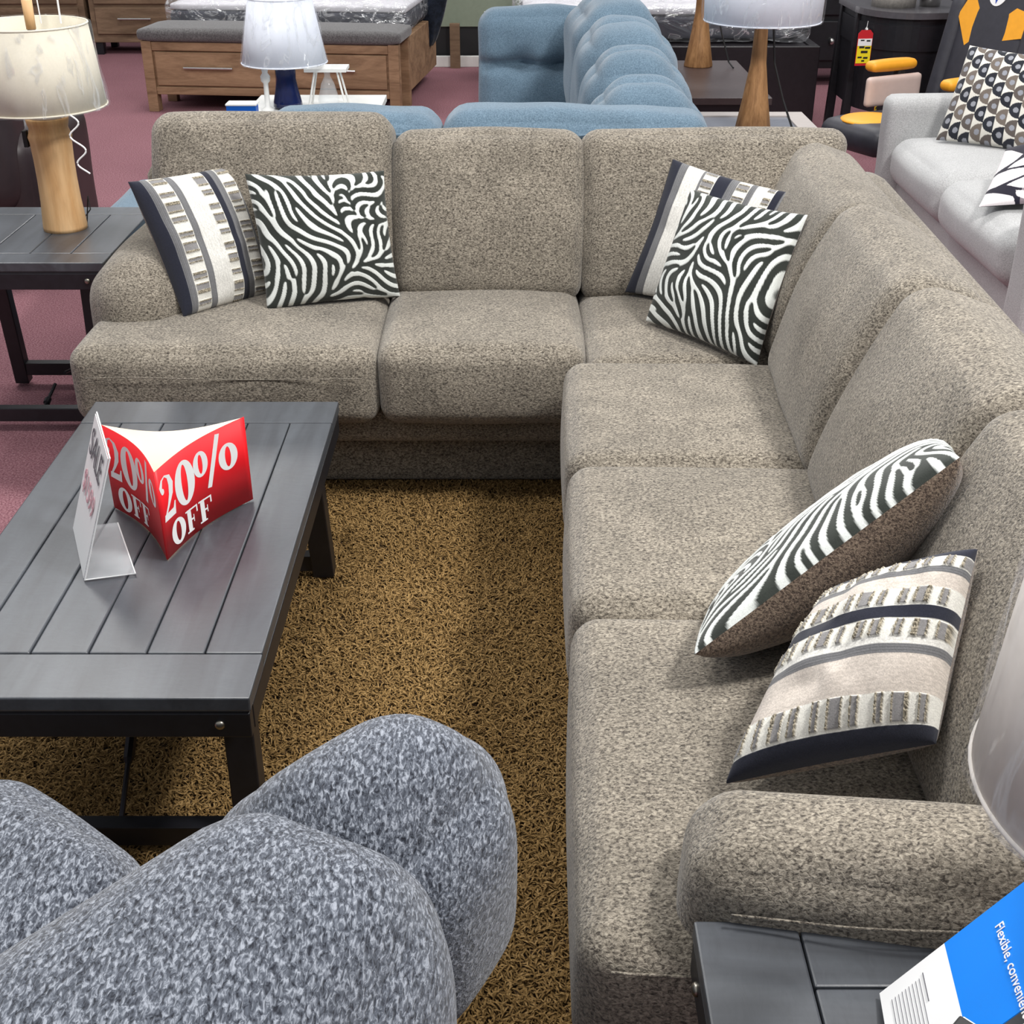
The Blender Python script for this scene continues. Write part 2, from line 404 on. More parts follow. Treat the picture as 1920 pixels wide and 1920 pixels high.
# welt seam across the front of the long left seat
w = np.column_stack([np.linspace(-1.14, -.40, 40), 3.1035+.004*np.cos(np.linspace(0, 9, 40)), .435+.004*np.sin(np.linspace(0, 7, 40))])
sp('welt', *tube(w, .0014, 6))
xs = np.linspace(.20, .66, 20); sp('welt', *tube(SR(np.column_stack([xs, 1.1005-.004*np.sin(xs*6), .474+.003*np.sin(xs*15)])), .0022, 6))
# back cushions: (width, height, thickness) placed upright, leaned back, bellied forward
def back_cushion(w, h, t, lean, seed, place, top=1., bot=1., r=.06, skew=0):
    V, F = rounded((w, t, h), r, 30, (.006, .03, .012))
    zz = V[:, 2]/h+.5; sc = bot+(top-bot)*zz; V[:, 0] = V[:, 0]*sc+skew*zz
    V[:, 2] += h/2; V[:, 1] -= .02*np.sin(PI*np.clip(zz, 0, 1))
    V = rotx(V, -lean); V += wobble(V, .005, seed)
    return sp('back_cushion', place(V), F)
back_cushion(.71, .545, .20, .30, 11, lambda V: V+np.array([-.705, 3.665, .455]))
back_cushion(.56, .50, .20, .30, 12, lambda V: V+np.array([-.073, 3.665, .455]))
back_cushion(.80, .50, .20, .30, 13, lambda V: V+np.array([.550, 3.67, .455]), 1.0, .86, .06, .05)
def rp(yc, x=.745): return lambda V: SR(rotz(V, -PI/2)+np.array([x, yc, .455]))
back_cushion(.74, .475, .20, .34, 14, rp(3.42, .75), 1.04, .9)
back_cushion(.625, .49, .21, .36, 15, rp(2.735, .74))
back_cushion(.60, .50, .21, .36, 16, rp(2.13, .74))
back_cushion(.62, .50, .21, .36, 17, rp(1.53, .74))
# arms
V, F = sbox((-1.20, 3.335, .28), (-.925, 3.98, .655), .115, 24, (.012, .012, .015), .003, 21); sp('arm', V, F)
V, F = sbox((.305, 1.105, .24), (1.09, 1.30, .638), .065, 28, (.010, .012, .022), .004, 22)
piv = np.array([.305, 1.30, 0]); V = rotz(V-piv, -.10)+piv; arm_r = sp('arm', SR(V), F)
xs = np.linspace(.36, 1.0, 40); wl = np.column_stack([xs, 1.098+.004*np.sin(xs*21), .585+.006*np.sin(xs*13)]); wl = SR(rotz(wl-piv, -.10)+piv)
sp('welt', *tube(wl, .0018, 6), par=arm_r)
V, F = sbox((.22, 1.12, .03), (1.05, 1.30, .28), .03, 10); sp('arm_panel', SR(V), F)
for (x, y) in ((-1.1, 3.4), (-1.1, 3.9), (.3, 1.25), (1.0, 1.25), (1.0, 3.9), (.1, 3.4)):
    mb = MB(); mb.box((x, y, .012), (.06, .06, .024)); mb.build('foot', 'black', sofa, True)

# ------------------------------------------------------------------ patterned throw pillows
def bilin(f, X, Y, s):
    X = np.clip(X, 0, s-1.001); Y = np.clip(Y, 0, s-1.001); i = X.astype(int); j = Y.astype(int); a = X-i; b = Y-j
    return f[j, i]*(1-a)*(1-b)+f[j, i+1]*a*(1-b)+f[j+1, i]*(1-a)*b+f[j+1, i+1]*a*b
def lowfield(s, freq, rng):
    g = rng.normal(0, 1, (freq+3, freq+3)); y, x = np.mgrid[0:s, 0:s]/s*freq+.5
    def h(t): return t*t*(3-2*t)
    i = x.astype(int); j = y.astype(int); a = h(x-i); b = h(y-j)
    return g[j, i]*(1-a)*(1-b)+g[j, i+1]*a*(1-b)+g[j+1, i]*(1-a)*b+g[j+1, i+1]*a*b
def zebra(s, seed, base, amp=1.5, period=15.):
    """oriented reaction pattern: branching, ending stripes like a zebra hide"""
    rng = np.random.default_rng(seed); th = base+amp*lowfield(s, 3, rng)
    c = rng.normal(0, 1, (s, s)); yy, xx = np.mgrid[0:s, 0:s].astype(float)
    dx, dy = np.cos(th), np.sin(th)
    for it in range(9):
        a = np.zeros_like(c)
        for k in range(-7, 8):                      # smooth along the stripe
            a += bilin(c, xx+dx*k*1.6, yy+dy*k*1.6, s)*math.exp(-(k/4.)**2)
        b = np.zeros_like(c)
        for k in range(-9, 10):                     # band-pass across it
            t = k*period/12.; b += bilin(a, xx-dy*t, yy+dx*t, s)*math.cos(2*PI*t/period)*math.exp(-(t/(period*.42))**2)
        b -= b.mean(); c = np.tanh(b/b.std()*1.6)
    return np.clip((c+.28)*2.6, -1, 1)*.5+.5 if False else np.clip((c-.48)*2.6+.5, 0, 1)
WHITE = np.array(srgb(232, 236, 232)[:3]); ZDARK = np.array(srgb(52, 56, 52)[:3])
def zebra_colors(s, seed, base, amp=1.5, period=15.):
    z = zebra(s, seed, base, amp, period)[..., None]; rng = np.random.default_rng(seed+1)
    dk = ZDARK*(.75+.5*(lowfield(s, 18, rng)[..., None]*.25+.5).clip(0, 1))
    return z*WHITE+(1-z)*dk, z[..., 0]*.0015
def stripes_colors(s, bands, seed, nt=9):
    """bands: list of (end position, kind) across u; returns colours and relief"""
    rng = np.random.default_rng(seed); v, u = np.mgrid[0:s, 0:s]/(s-1.); C = np.zeros((s, s, 3)); H = np.zeros((s, s))
    cols = {'k': srgb(40, 42, 54), 'g': srgb(112, 112, 114), 'w': srgb(222, 220, 214), 'b': srgb(206, 196, 186), 't': srgb(226, 224, 216), 'n': srgb(190, 178, 168)}
    fine = rng.normal(0, 1, (s, s)); streak = lowfield(s, 90, rng)
    prev = 0.
    for end, kd in bands:
        msk = (u >= prev) & (u < end+1e-9); base = np.array(cols[kd][:3]); cc = base*(1+.05*fine[..., None])
        if kd in 'wbn': cc = cc*(1+.10*np.sin(u*s*1.3+streak*2)[..., None])
        if kd == 'g': cc = cc*(1+.16*np.sign(np.sin(u*s*2.2))[..., None])
        if kd == 't':
            w = (u-prev)/(end-prev); ph = v*nt+.13*np.sin(v*40)+.2*prev*9; t = ph-np.floor(ph)
            blk = (t > .38) & (t < .92) & (w > .06) & (w < .94)
            fr = blk & ((t < .52) | (t > .80)); mid = blk & ~fr
            rough = rng.random((s, s))
            tone = np.where(rough > .5, 1., .35)
            cc = np.where(fr[..., None], np.array(srgb(176, 166, 146)[:3])*tone[..., None], cc)
            cc = np.where(mid[..., None], np.array(srgb(138, 136, 136)[:3])*(.9+.2*rough[..., None]), cc)
            H = np.where(msk & blk, .003+.004*fr*rough, H)
        C = np.where(msk[..., None], cc, C)
        H = np.where(msk & (kd == 'k'), H+.0008, H)
        prev = end
    return C, H
def pillow(label, corners, s, colors, relief, t_front=.07, t_back=.06, pinch=.05, wob=.004, seed=0, back='brownback', group=None, name='throw_pillow', flip=False, sag=None):
    """corners TL,TR,BR,BL in world space; front faces the viewer side"""
    c = np.array(corners, float); cen = c.mean(0); lo = cen.copy(); lo[2] = c[:, 2].min()
    v, u = np.mgrid[0:s, 0:s]/(s-1.)   # v=0 top
    U = 2*u-1; W = 2*v-1
    fu = U*(1-pinch*(1-W**2)*1.); fv = W*(1-pinch*(1-U**2))
    a = (fu+1)/2; b = (fv+1)/2
    P = ((1-a)*(1-b))[..., None]*c[0]+(a*(1-b))[..., None]*c[1]+(a*b)[..., None]*c[2]+((1-a)*b)[..., None]*c[3]
    n = np.cross(c[1]-c[3], c[0]-c[2]); n /= np.linalg.norm(n)
    if flip: n = -n
    bulge = ((1-U**4)*(1-W**4)); prof = (np.clip((1-U**2), 0, 1)*np.clip((1-W**2), 0, 1))**.42
    rng = np.random.default_rng(seed+3)
    wr = (lowfield(s, 5, rng)*.6+lowfield(s, 11, rng)*.25)*wob*bulge
    edge = .004*np.sin(U*9+seed)*(1-np.abs(W)**6)
    Pf = P+(t_front*prof+wr+relief*np.clip(prof*4, 0, 1)+0)[..., None]*n
    Pb = P-(t_back*prof-wr*.4)[..., None]*n
    root = thing(name, label, 'pillow', tuple(lo), 0, group)
    idx = np.arange(s*s).reshape(s, s)
    F = np.stack([idx[:-1, :-1], idx[1:, :-1], idx[1:, 1:], idx[:-1, 1:]], -1).reshape(-1, 4)
    if flip: F = F[:, ::-1]
    mesh('front_cover', Pf.reshape(-1, 3), F, 'pattern', root, True, True, colors.reshape(-1, 3))
    k = max(1, (s-1)//60); sub = list(range(0, s, k))
    if sub[-1] != s-1: sub.append(s-1)
    Pb2 = Pb[np.ix_(sub, sub)]; m = len(sub); idx = np.arange(m*m).reshape(m, m)
    F = np.stack([idx[:-1, :-1], idx[:-1, 1:], idx[1:, 1:], idx[1:, :-1]], -1).reshape(-1, 4)
    if flip: F = F[:, ::-1]
    mesh('back_cover', Pb2.reshape(-1, 3), F, back, root, True)
    return root
S = 210
zc, zr = zebra_colors(S, 3, 1.9, 1.5, 14)
pillow('zebra print throw pillow standing beside the striped pillow near the left arm', [(-.750, 3.54, .873), (-.365, 3.60, .868), (-.330, 3.56, .505), (-.70, 3.42, .515)], S, zc, zr, .075, .05, .05, .004, 1, group='zebra print pillows')
bands = [(.07, 'k'), (.12, 'g'), (.25, 't'), (.31, 'g'), (.46, 'w'), (.57, 't'), (.63, 'k'), (.69, 'g'), (.82, 't'), (.86, 'g'), (.95, 't'), (1., 'n')]
sc_, sr_ = stripes_colors(S, bands, 5, 10)
pillow('striped tufted throw pillow leaning on the rolled left arm of the sectional', [(-1.06, 3.47, .868), (-.80, 3.72, .862), (-.70, 3.62, .49), (-.925, 3.36, .515)], S, sc_, sr_, .085, .05, .04, .006, 2, group='striped tufted pillows')
bands2 = [(.09, 'k'), (.15, 'g'), (.28, 'w'), (.30, 'g'), (.40, 't'), (.50, 'k'), (.56, 'g'), (.66, 't'), (.70, 'g'), (.78, 'w'), (.84, 't'), (.89, 'k'), (.94, 'g'), (1., 't')]
sc2, sr2 = stripes_colors(S, bands2, 6, 12)
pillow('striped tufted throw pillow half hidden behind the zebra pillow in the sofa corner', [(.465, 3.667, .885), (.800, 3.46, .835), (.672, 3.36, .50), (.335, 3.58, .515)], S, sc2, sr2, .055, .05, .05, .004, 3, group='striped tufted pillows')
zc2, zr2 = zebra_colors(S, 8, .9, 1.5, 14)
pillow('zebra print throw pillow in front of the striped one in the sofa corner', [(.490, 3.43, .858), (.752, 3.157, .862), (.637, 3.045, .495), (.375, 3.336, .512)], S, zc2, zr2, .07, .045, .05, .004, 4, group='zebra print pillows')
zc3, zr3 = zebra_colors(S, 21, 1.2, 1.5, 10)
A = np.array([.285, 1.615, .590]); B = np.array([.672, 1.69, .898]); D = np.array([.10, .31, -.11])
pillow('zebra print throw pillow tilted edge-on behind the near striped pillow', [A+D, B+D, B, A], S, zc3, zr3, .06, .11, .02, .004, 5, group='zebra print pillows')
bands4 = [(.07, 'k'), (.21, 't'), (.39, 'b'), (.44, 'g'), (.47, 'w'), (.57, 't'), (.64, 'k'), (.74, 't'), (.82, 'b'), (.86, 'g'), (.93, 't'), (1., 'k')]
sc4, sr4 = stripes_colors(S, bands4, 9, 10)
# bands run bottom to top on this one
sc4 = np.transpose(sc4, (1, 0, 2))[::-1]; sr4 = sr4.T[::-1]
pillow('striped tufted throw pillow slumped against the near right arm of the sectional', [(.485, 1.625, .70), (.646, 1.50, .850), (.574, 1.337, .640), (.300, 1.36, .55)], S, sc4, sr4, .085, .075, .02, .006, 6, group='striped tufted pillows')

# ------------------------------------------------------------------ plank tables with truss rods
def plank_table(name, label, cat, loc, W, L, H, planks, endw, leg, splay=.01, legin=.062, sz=.10, low=False, rz=0):
    t = thing(name, label, cat, loc, rz)
    mb = MB(); g = .0022; th = .028; inner = L-2*endw
    mb.box((0, -L/2+endw/2, H-th/2), (W, endw-g, th), bev=.003); mb.box((0, L/2-endw/2, H-th/2), (W, endw-g, th), bev=.003)
    pw = W/planks
    for i in range(planks): mb.box((-W/2+pw*(i+.5), 0, H-th/2), (pw-g, inner-g, th), bev=.003)
    mb.build('tabletop', 'slate', t)
    mb = MB(); mb.box((0, 0, H-th+.001-.006), (W-.008, L-.008, .010)); mb.build('sub_top', 'black', t)
    ah = .05; z = H-th-.005-ah/2
    for sy in (-1, 1):
        mb = MB(); mb.box((0, sy*(L/2-.014), z), (W-.006, .024, ah)); ap = mb.build('apron', 'black', t)
        for sx in (-1, 1):
            V, F = sph((sx*(W/2-.055), sy*(L/2-.001), z+.002), (.009, .006, .009), 6); mesh('bolt', V, F, 'bolt', ap)
    for sx in (-1, 1):
        mb = MB(); mb.box((sx*(W/2-.014), 0, z), (.024, L-.056, ah)); mb.build('apron', 'black', t)
    yl = L/2-.11
    for sy in (-1, 1):
        for sx in (-1, 1):
            mb = MB(); mb.bar((sx*(W/2-legin), sy*(yl-.05), H-th-.02), (sx*(W/2-legin+splay), sy*yl, .012), leg, leg*.9, (0, 1, 0)); mb.build('leg', 'black', t)
        mb = MB(); mb.box((0, sy*(yl-.006), sz), (W-2*legin, .034, .045)); mb.build('stretcher', 'black', t)
        p0 = np.array([0, sy*(yl-.02), sz+.01]); p1 = np.array([0, sy*.05, H-th-.02 if not low else sz+.04]); d = p1-p0
        mb = MB(); mb.tube([p0, p1], .0055, 8); mb.tube([p0+d*.2, p0+d*.22, p0+d*.38, p0+d*.4], [.006, .011, .011, .006], 8); mb.build('truss_rod', 'rod', t)
    return t
plank_table('coffee_table', 'black plank-top coffee table with breadboard ends holding the sale signs', 'coffee table', (-.742, 2.287, 0.012), .612, 1.225, .448, 6, .13, .055, .01, .062, .05)
plank_table('end_table', 'black plank-top end table beside the left arm holding the wooden lamp', 'end table', (-1.515, 3.90, 0), .62, .62, .60, 5, .095, .048, .0, .105, .065, True)
plank_table('end_table', 'black plank-top end table in the near right corner holding the blue brochure', 'end table', (.520, .800, 0), .60, .60, .56, 6, .127, .05, .0, rz=PI/2)

# ------------------------------------------------------------------ 20% OFF folded card
TZ = .4615
sign = thing('folded_sale_sign', 'red and white folded card reading 20% OFF on the coffee table', 'sign', (-.68, 2.22, TZ))
apex = np.array([-.678, 2.118]); Lw = np.array([-.842, 2.335]); Rw = np.array([-.556, 2.372]); SH = .193
def wing(end, side):   # curved panel from apex to wing end, bowing inwards
    d = end-apex; nrm = np.array([-d[1], d[0]])/np.linalg.norm(d)*side
    def f(s, z, off=0):
        s = np.asarray(s, float); p = apex[None]+s[:, None]*d[None]+(.018*np.sin(PI*s))[:, None]*nrm[None]
        tt = d[None]+(.018*PI*np.cos(PI*s))[:, None]*nrm[None]; nn = np.column_stack([-tt[:, 1], tt[:, 0]])*side; nn /= np.linalg.norm(nn, axis=1, keepdims=True)
        p = p-nn*off
        return np.column_stack([p, TZ+.0015+np.asarray(z, float)])
    return f, np.linalg.norm(d)
fL, lenL = wing(Lw, -1); fR, lenR = wing(Rw, 1)
def sheet(f, s0, s1, z0, z1, off0, off1, n=24):
    s = np.linspace(s0, s1, n); V = np.vstack([f(s, np.full(n, z0), off0), f(s, np.full(n, z1), off0), f(s, np.full(n, z1), off1), f(s, np.full(n, z0), off1)])
    F = []
    for i in range(n-1):
        for a in range(4): b = (a+1) % 4; F.append((a*n+i, a*n+i+1, b*n+i+1, b*n+i))
    F += [(0, n, 2*n, 3*n), (n-1, 4*n-1, 3*n-1, 2*n-1)]
    return V, F
for f in (fL, fR): mesh('wing_panel', *sheet(f, 0, 1, 0, SH, 0, .001), 'red', sign, True)
# cream back panel with its curved upper edge joining the two wing ends
n = 24; s = np.linspace(0, 1, n); bow = np.array([.1, -.9]); q = Lw[None]+s[:, None]*(Rw-Lw)[None]+(.055*np.sin(PI*s))[:, None]*bow[None]
V = np.vstack([np.column_stack([q, np.full(n, TZ+.0015)]), np.column_stack([q, np.full(n, TZ+SH)])]); V2 = V+np.array([0, .001, 0])
F = [(i, i+1, n+i+1, n+i) for i in range(n-1)]+[(2*n+n+i, 2*n+n+i+1, 2*n+i+1, 2*n+i) for i in range(n-1)]+[(n+i, n+i+1, 3*n+i+1, 3*n+i) for i in range(n-1)]
mesh('inner_panel', np.vstack([V, V2]), F, 'cream', sign, True)
# inner cream faces of the wings
for f in (fL, fR): mesh('inner_lining', *sheet(f, .01, .99, .001, SH-.001, -.0012, -.0004), 'cream', sign, True)
def ring(cx, cy, rx, ry, ix, iy, n=36, slant=0):
    V = []; F = []
    for k in range(n):
        a = 2*PI*k/n; V.append((cx+rx*math.cos(a)+slant*ry*math.sin(a), cy+ry*math.sin(a)))
    for k in range(n):
        a = 2*PI*k/n; V.append((cx+ix*math.cos(a)+slant*iy*math.sin(a), cy+iy*math.sin(a)))
    for k in range(n): j = (k+1) % n; F.append((k, j, n+j, n+k))
    return V, F
def stroke(pts, ws):   # ribbon of varying width
    pts = np.array(pts, float); V = []; F = []
    for i in range(len(pts)):
        t = pts[min(i+1, len(pts)-1)]-pts[max(i-1, 0)]; t /= np.linalg.norm(t); nn = np.array([-t[1], t[0]]); V += [pts[i]+nn*ws[i]/2, pts[i]-nn*ws[i]/2]
    for i in range(len(pts)-1): F.append((2*i, 2*i+1, 2*i+3, 2*i+2))
    return [tuple(v) for v in V], F
def two(x, y, w, h):
    c = [(.08, .70), (.06, .82), (.18, .95), (.42, 1.), (.70, .93), (.82, .74), (.74, .52), (.50, .32), (.25, .16), (.10, .06)]
    ws = [.12, .22, .14, .10, .24, .34, .30, .17, .12, .09]
    P, F = stroke([(x+a*w, y+b*h) for a, b in c], [q*w for q in ws])
    P2 = [(x+.04*w, y), (x+.92*w, y), (x+1.0*w, y+.30*h), (x+.92*w, y+.30*h), (x+.80*w, y+.17*h), (x+.10*w, y+.15*h)]
    b = len(P); P3, F3 = sph2(x+.16*w, y+.70*h, .12*w, .07*h); P = P+P2; F = F+[(b, b+1, b+4, b+5), (b+1, b+2, b+3, b+4)]
    c3 = len(P); return P+P3, F+[tuple(i+c3 for i in f) for f in F3]
def sph2(x, y, rx, ry, n=14): return [(x+rx*math.cos(2*PI*k/n), y+ry*math.sin(2*PI*k/n)) for k in range(n)], [tuple(range(n))]
def rect(x0, y0, x1, y1, sl=0): return [(x0, y0), (x1, y0), (x1+sl, y1), (x0+sl, y1)], [(0, 1, 2, 3)]
def eff(x, y, w, h):
    out = [rect(x+.13*w, y, x+.45*w, y+h), rect(x, y, x+.56*w, y+.07*h), rect(x, y+.93*h, x+w, y+h), rect(x+.40*w, y+.46*h, x+.66*w, y+.54*h), rect(x+.62*w, y+.34*h, x+.68*w, y+.66*h), rect(x+.90*w, y+.68*h, x+w, y+.95*h)]
    return out
def glyphs():
    G = [two(.03, .40, .17, .48), ring(.335, .64, .12, .25, .036, .205), ring(.53, .72, .080, .145, .024, .110), stroke([(.60, .40), (.73, .95)], [.044, .044]), ring(.81, .64, .092, .155, .028, .118)]
    G += [ring(.19, .19, .092, .145, .032, .112)]+eff(.295, .06, .145, .26)+eff(.455, .06, .145, .26)
    return G
def lay(f, mirror):
    V = []; F = []
    for P, Fs in glyphs():
        P = np.array(P, float)
        # subdivide long quads is unnecessary: letters are small against the bow
        s = (1-P[:, 0]) if mirror else P[:, 0]; z = P[:, 1]*SH
        b = sum(len(v) for v in V); Q = f(s, z, .0016); V.append(Q); F += [tuple(i+b for i in q) for q in Fs]
    return np.vstack(V), F
mesh('lettering', *lay(fR, False), 'cardwhite', sign, True, False, label='white lettering reading 20% OFF')
mesh('lettering', *lay(fL, True), 'cardwhite', sign, True, False, label='white lettering reading 20% OFF')

# ------------------------------------------------------------------ acrylic sign holder
hold = thing('sign_holder', 'clear acrylic L-shaped sign holder with a white SALE price sheet', 'sign holder', (-.80, 2.12, TZ))
TL, TR, BR, BL = [np.array(v) for v in ((-.822, 2.268, .713), (-.741, 2.070, .709), (-.818, 2.040, TZ+.003), (-.900, 2.240, TZ+.003))]
nn = np.cross(TR-TL, BL-TL); nn /= np.linalg.norm(nn)
def slab(c, t, nv):
    c = [np.array(x) for x in c]; V = c+[x+nv*t for x in c]; return np.array(V), [(0, 1, 2, 3), (7, 6, 5, 4), (0, 4, 5, 1), (1, 5, 6, 2), (2, 6, 7, 3), (3, 7, 4, 0)]
if nn[0] < 0: nn = -nn
mesh('holder_panel', *slab([TL, TR, BR, BL], .0025, nn), 'acrylic', hold, True, False)
ins = lambda a, c: a+(c-a)*.02
cc = (TL+TR+BR+BL)/4
mesh('price_sheet', *slab([ins(x, cc)-nn*.0018 for x in (TL, TR, BR, BL)], .0012, nn), 'cardwhite', hold, True, False, label='white price sheet reading SALE $1599')
FB = BR+np.array([.092, .022, 0]); FB2 = BL+np.array([.085, .022, 0])
mesh('foot_panel', *slab([BL, BR, FB, FB2], .0025, np.array([0, 0, 1.])), 'acrylic', hold, True, False)
mb = MB(); mb.tube([TL+nn*.001, TR+nn*.001, BR+nn*.001], .0016, 6); mb.tube([BR, FB+np.array([0, 0, .001]), FB2+np.array([0, 0, .001])], .0014, 6); mb.build('polished_edge', 'cardwhite', hold, True)
ex = TR-TL; ey = TL-BL; org = (TL+TR)/2
for s, sz, dn, mt in (('SALE', .078, .048, 'ink'), ('$1599', .062, .128, 'pinkink')):
    V, F = text_mesh(s, sz); V = place2d(V, org-ey/np.linalg.norm(ey)*dn-nn*.0045, ex, ey, .0); mesh('lettering', V, F, mt, hold, True, False)

# ------------------------------------------------------------------ foreground tweed recliner
rec = thing('recliner_chair', 'blue-grey tweed recliner with puffy padded arm in the near left corner', 'armchair', (-.6, .8, 0))
def rq(name, *a, **k): V, F = quadbox(*a, **k); return mesh(name, V, F, 'tweed', rec, True)
rq('arm_pad', [(-.46, 1.14), (-.12, 1.0), (.040, 1.31), (-.165, 1.47)], .30, .69, .14, 26, (.02, .02, .03), .004, 3)
rq('arm', [(-.86, .60), (-.26, .36), (-.035, 1.10), (-.325, 1.285)], .26, .70, .17, 30, (.02, .02, .03), .005, 4, zt=[.76, .76, .70, .695])
rq('arm_panel', [(-.9, .6), (-.45, .45), (-.20, 1.15), (-.36, 1.25)], .02, .45, .04, 12)
rq('seat', [(-1.1, .80), (-.55, .75), (-.44, 1.22), (-.80, 1.50)], .26, .56, .13, 26, (.02, .02, .03), .005, 5)
rq('seat_front', [(-1.10, 1.25), (-.55, 1.0), (-.50, 1.15), (-.92, 1.43)], .06, .38, .08, 16)
rq('backrest', [(-1.35, .42), (-.80, .18), (-.66, .42), (-1.25, .66)], .3, .98, .12, 20, (.03, .03, .03), .005, 6)
rq('arm', [(-1.50, .95), (-1.22, .85), (-1.02, 1.22), (-1.25, 1.36)], .1, .62, .1, 16, (.02, .02, .03))

# ------------------------------------------------------------------ left wooden lamp
def shade(name, root, c, rb, rt, zb, zt, mat, wrap, bulge=0, n=64):
    prof = [(rb, zb), (rb-(rb-rt)*.5+bulge, (zb+zt)/2), (rt, zt)]
    prof2 = [(r-.003, z) for r, z in reversed(prof)]
    V, F = lathe(prof+prof2, n, False); m = len(prof)*2
    F += [((m-1)*n+k, (m-1)*n+(k+1) % n, (k+1) % n, k) for k in range(n)]
    o = mesh(name, V+np.array([c[0], c[1], 0]), F, mat, root, True)
    for r, z in ((rb, zb), (rt, zt)):
        mb = MB(); mb.tube([(c[0]+r*math.cos(a), c[1]+r*math.sin(a), z) for a in np.linspace(0, 2*PI, 60)], .003, 6); mb.build('shade_rim', mat, o, True, True)
    if wrap:
        K = 14; V = []; nn2 = 140; rr = np.random.default_rng(int(c[0]*100) % 99)
        ph = rr.uniform(0, 6.28, 6); fr = rr.integers(5, 26, 6)
        for i in range(K+1):
            t = i/K; r0 = rb+(rt-rb)*t+4*bulge*t*(1-t)+.006
            for k in range(nn2):
                a = 2*PI*k/nn2; w = sum(math.sin(fr[j]*a+ph[j]+t*3*(j-2)) for j in range(6))/6
                V.append((c[0]+(r0+.008*w)*math.cos(a), c[1]+(r0+.008*w)*math.sin(a), zb-.004+(zt-zb+.01)*t))
        F = [(i*nn2+k, i*nn2+(k+1) % nn2, (i+1)*nn2+(k+1) % nn2, (i+1)*nn2+k) for i in range(K) for k in range(nn2)]
        mesh('plastic_wrap', V, F, wrap, o, True)
    return o
lx, ly, lz = -1.428, 3.955, .60
lamp = thing('table_lamp', 'turned pale wood table lamp with plastic-wrapped cream shade on the left end table', 'lamp', (lx, ly, lz))
prof = [(.0675, 0), (.068, .012), (.062, .09), (.060, .16), (.0605, .22), (.063, .275), (.0665, .29), (.062, .30), (.058, .315), (.062, .33), (.064, .345), (.0, .345)]
mesh('lamp_base', *lathe([(r, z) for r, z in prof], 48), 'lampwood', lamp)
mb = MB(); mb.lathe([(.052, .345), (.052, .36), (.0, .36)], n=40); mb.build('wrapped_collar', 'shadewhite', lamp, smooth=True)
mb = MB(); mb.lathe([(.012, .36), (.012, .60), (0, .60)], n=16); mb.build('lamp_stem', 'metal', lamp, smooth=True)
shade('lamp_shade', lamp, (lx-.01, ly), .195, .172, .98, 1.215, 'shadecream', 'wrap')
mb = MB(); mb.lathe([(.014, .60), (.0155, .68), (0, .68)], n=20); mb.build('finial', 'lampwood', lamp, smooth=True)
mb = MB(); mb.box((-.068, -.02, .285), (.014, .02, .05)); mb.build('switch', 'blackink', lamp); mb = MB(); mb.tube([(.05, .03, .02), (.075, .04, .05), (.07, .05, .09), (.05, .06, .0)], .002, 6); mb.build('cord', 'blackink', lamp)
cur = [(.125+.018*math.sin(t*7)+.01*t, -.12, .36-.09*t) for t in np.linspace(0, 1.9, 60)]
mb = MB(); mb.tube([(x, y-.03, z+.02) for x, y, z in cur], .0028, 6); mb.build('curled_plastic_strip', 'cardwhite', lamp, smooth=True)
mb = MB(); mb.tube([(.05, .12, .60), (.052, .12, .76)], .003, 6); mb.build('wrap_tail', 'cardwhite', lamp); mb = MB(); mb.tube([(-.01, .12, .60), (-.013, .12, .76)], .002, 6); mb.build('wrap_tail', 'cardwhite', lamp)

# ------------------------------------------------------------------ near right lamp
lamp2 = thing('table_lamp', 'large pale drum lamp shade at the right edge above the near end table', 'lamp', (.665, .93, .56))
mesh('lamp_base', *lathe([(.07, 0), (.07, .01), (.045, .05), (.05, .16), (.02, .26), (.01, .30), (.01, .5), (0, .5)], 40), 'lampwood', lamp2)
shade('lamp_shade', lamp2, (.662, .93), .208, .19, .905, 1.18, 'shadegrey', 'wrapthin')

# brochure leaning on the near right lamp
bro = thing('brochure', 'bright blue and white brochure leaning on the near right end table', 'brochure', (.5, .93, .56))
A0 = np.array([.418, .985, .567]); e1 = np.array([.155, .0, .205]); e1u = e1/np.linalg.norm(e1); e2 = np.array([-.13, -.98, .13]); e2 -= e1u*e2.dot(e1u); e2 /= np.linalg.norm(e2)
nb = np.cross(e2, e1u); nb = nb if nb[2] > 0 else -nb
wA, wB, LB = .100, .27, .15
mesh('white_panel', *slab([A0, A0+e1u*wA, A0+e1u*wA+e2*LB, A0+e2*LB], .0012, nb), 'cardwhite', bro, True, False)
mesh('blue_panel', *slab([A0+e1u*wA, A0+e1u*wB, A0+e1u*wB+e2*LB, A0+e1u*wA+e2*LB], .0012, nb), 'signblue', bro, True, False)
V, F = text_mesh('Flexible, convenient purchase', .0165)
mesh('lettering', place2d(V, A0+e1u*(wA+.072)+e2*.128, e2, e1u if np.cross(e2, e1u).dot(nb) > 0 else -e1u, .002), F, 'cardwhite', bro, True, False)
mb = MB()
for i in range(9):
    a = A0+e1u*(.016+i*.0052)+e2*.022+nb*.0016; b = a+e2*(.11+.012*math.sin(i*2.3)); mb.tube([a, b], .0004, 4)
mb.tube([A0+e1u*.064+e2*.018+nb*.0016, A0+e1u*.064+e2*.06+nb*.0016], .0007, 4)
mb.build('fine_print', 'ink', bro, True)
bx = thing('small_box', 'small black and white box at the bottom edge beside the brochure', 'box', (.425, .775, .56), .785)
mb = MB(); mb.box((0, 0, .091), (.055, .055, .18)); mb.build('box_body', 'blackink', bx)
mb = MB(); mb.box((.0285, 0, .091), (.003, .050, .176), bev=.001); mb.build('box_label', 'cardwhite', bx)

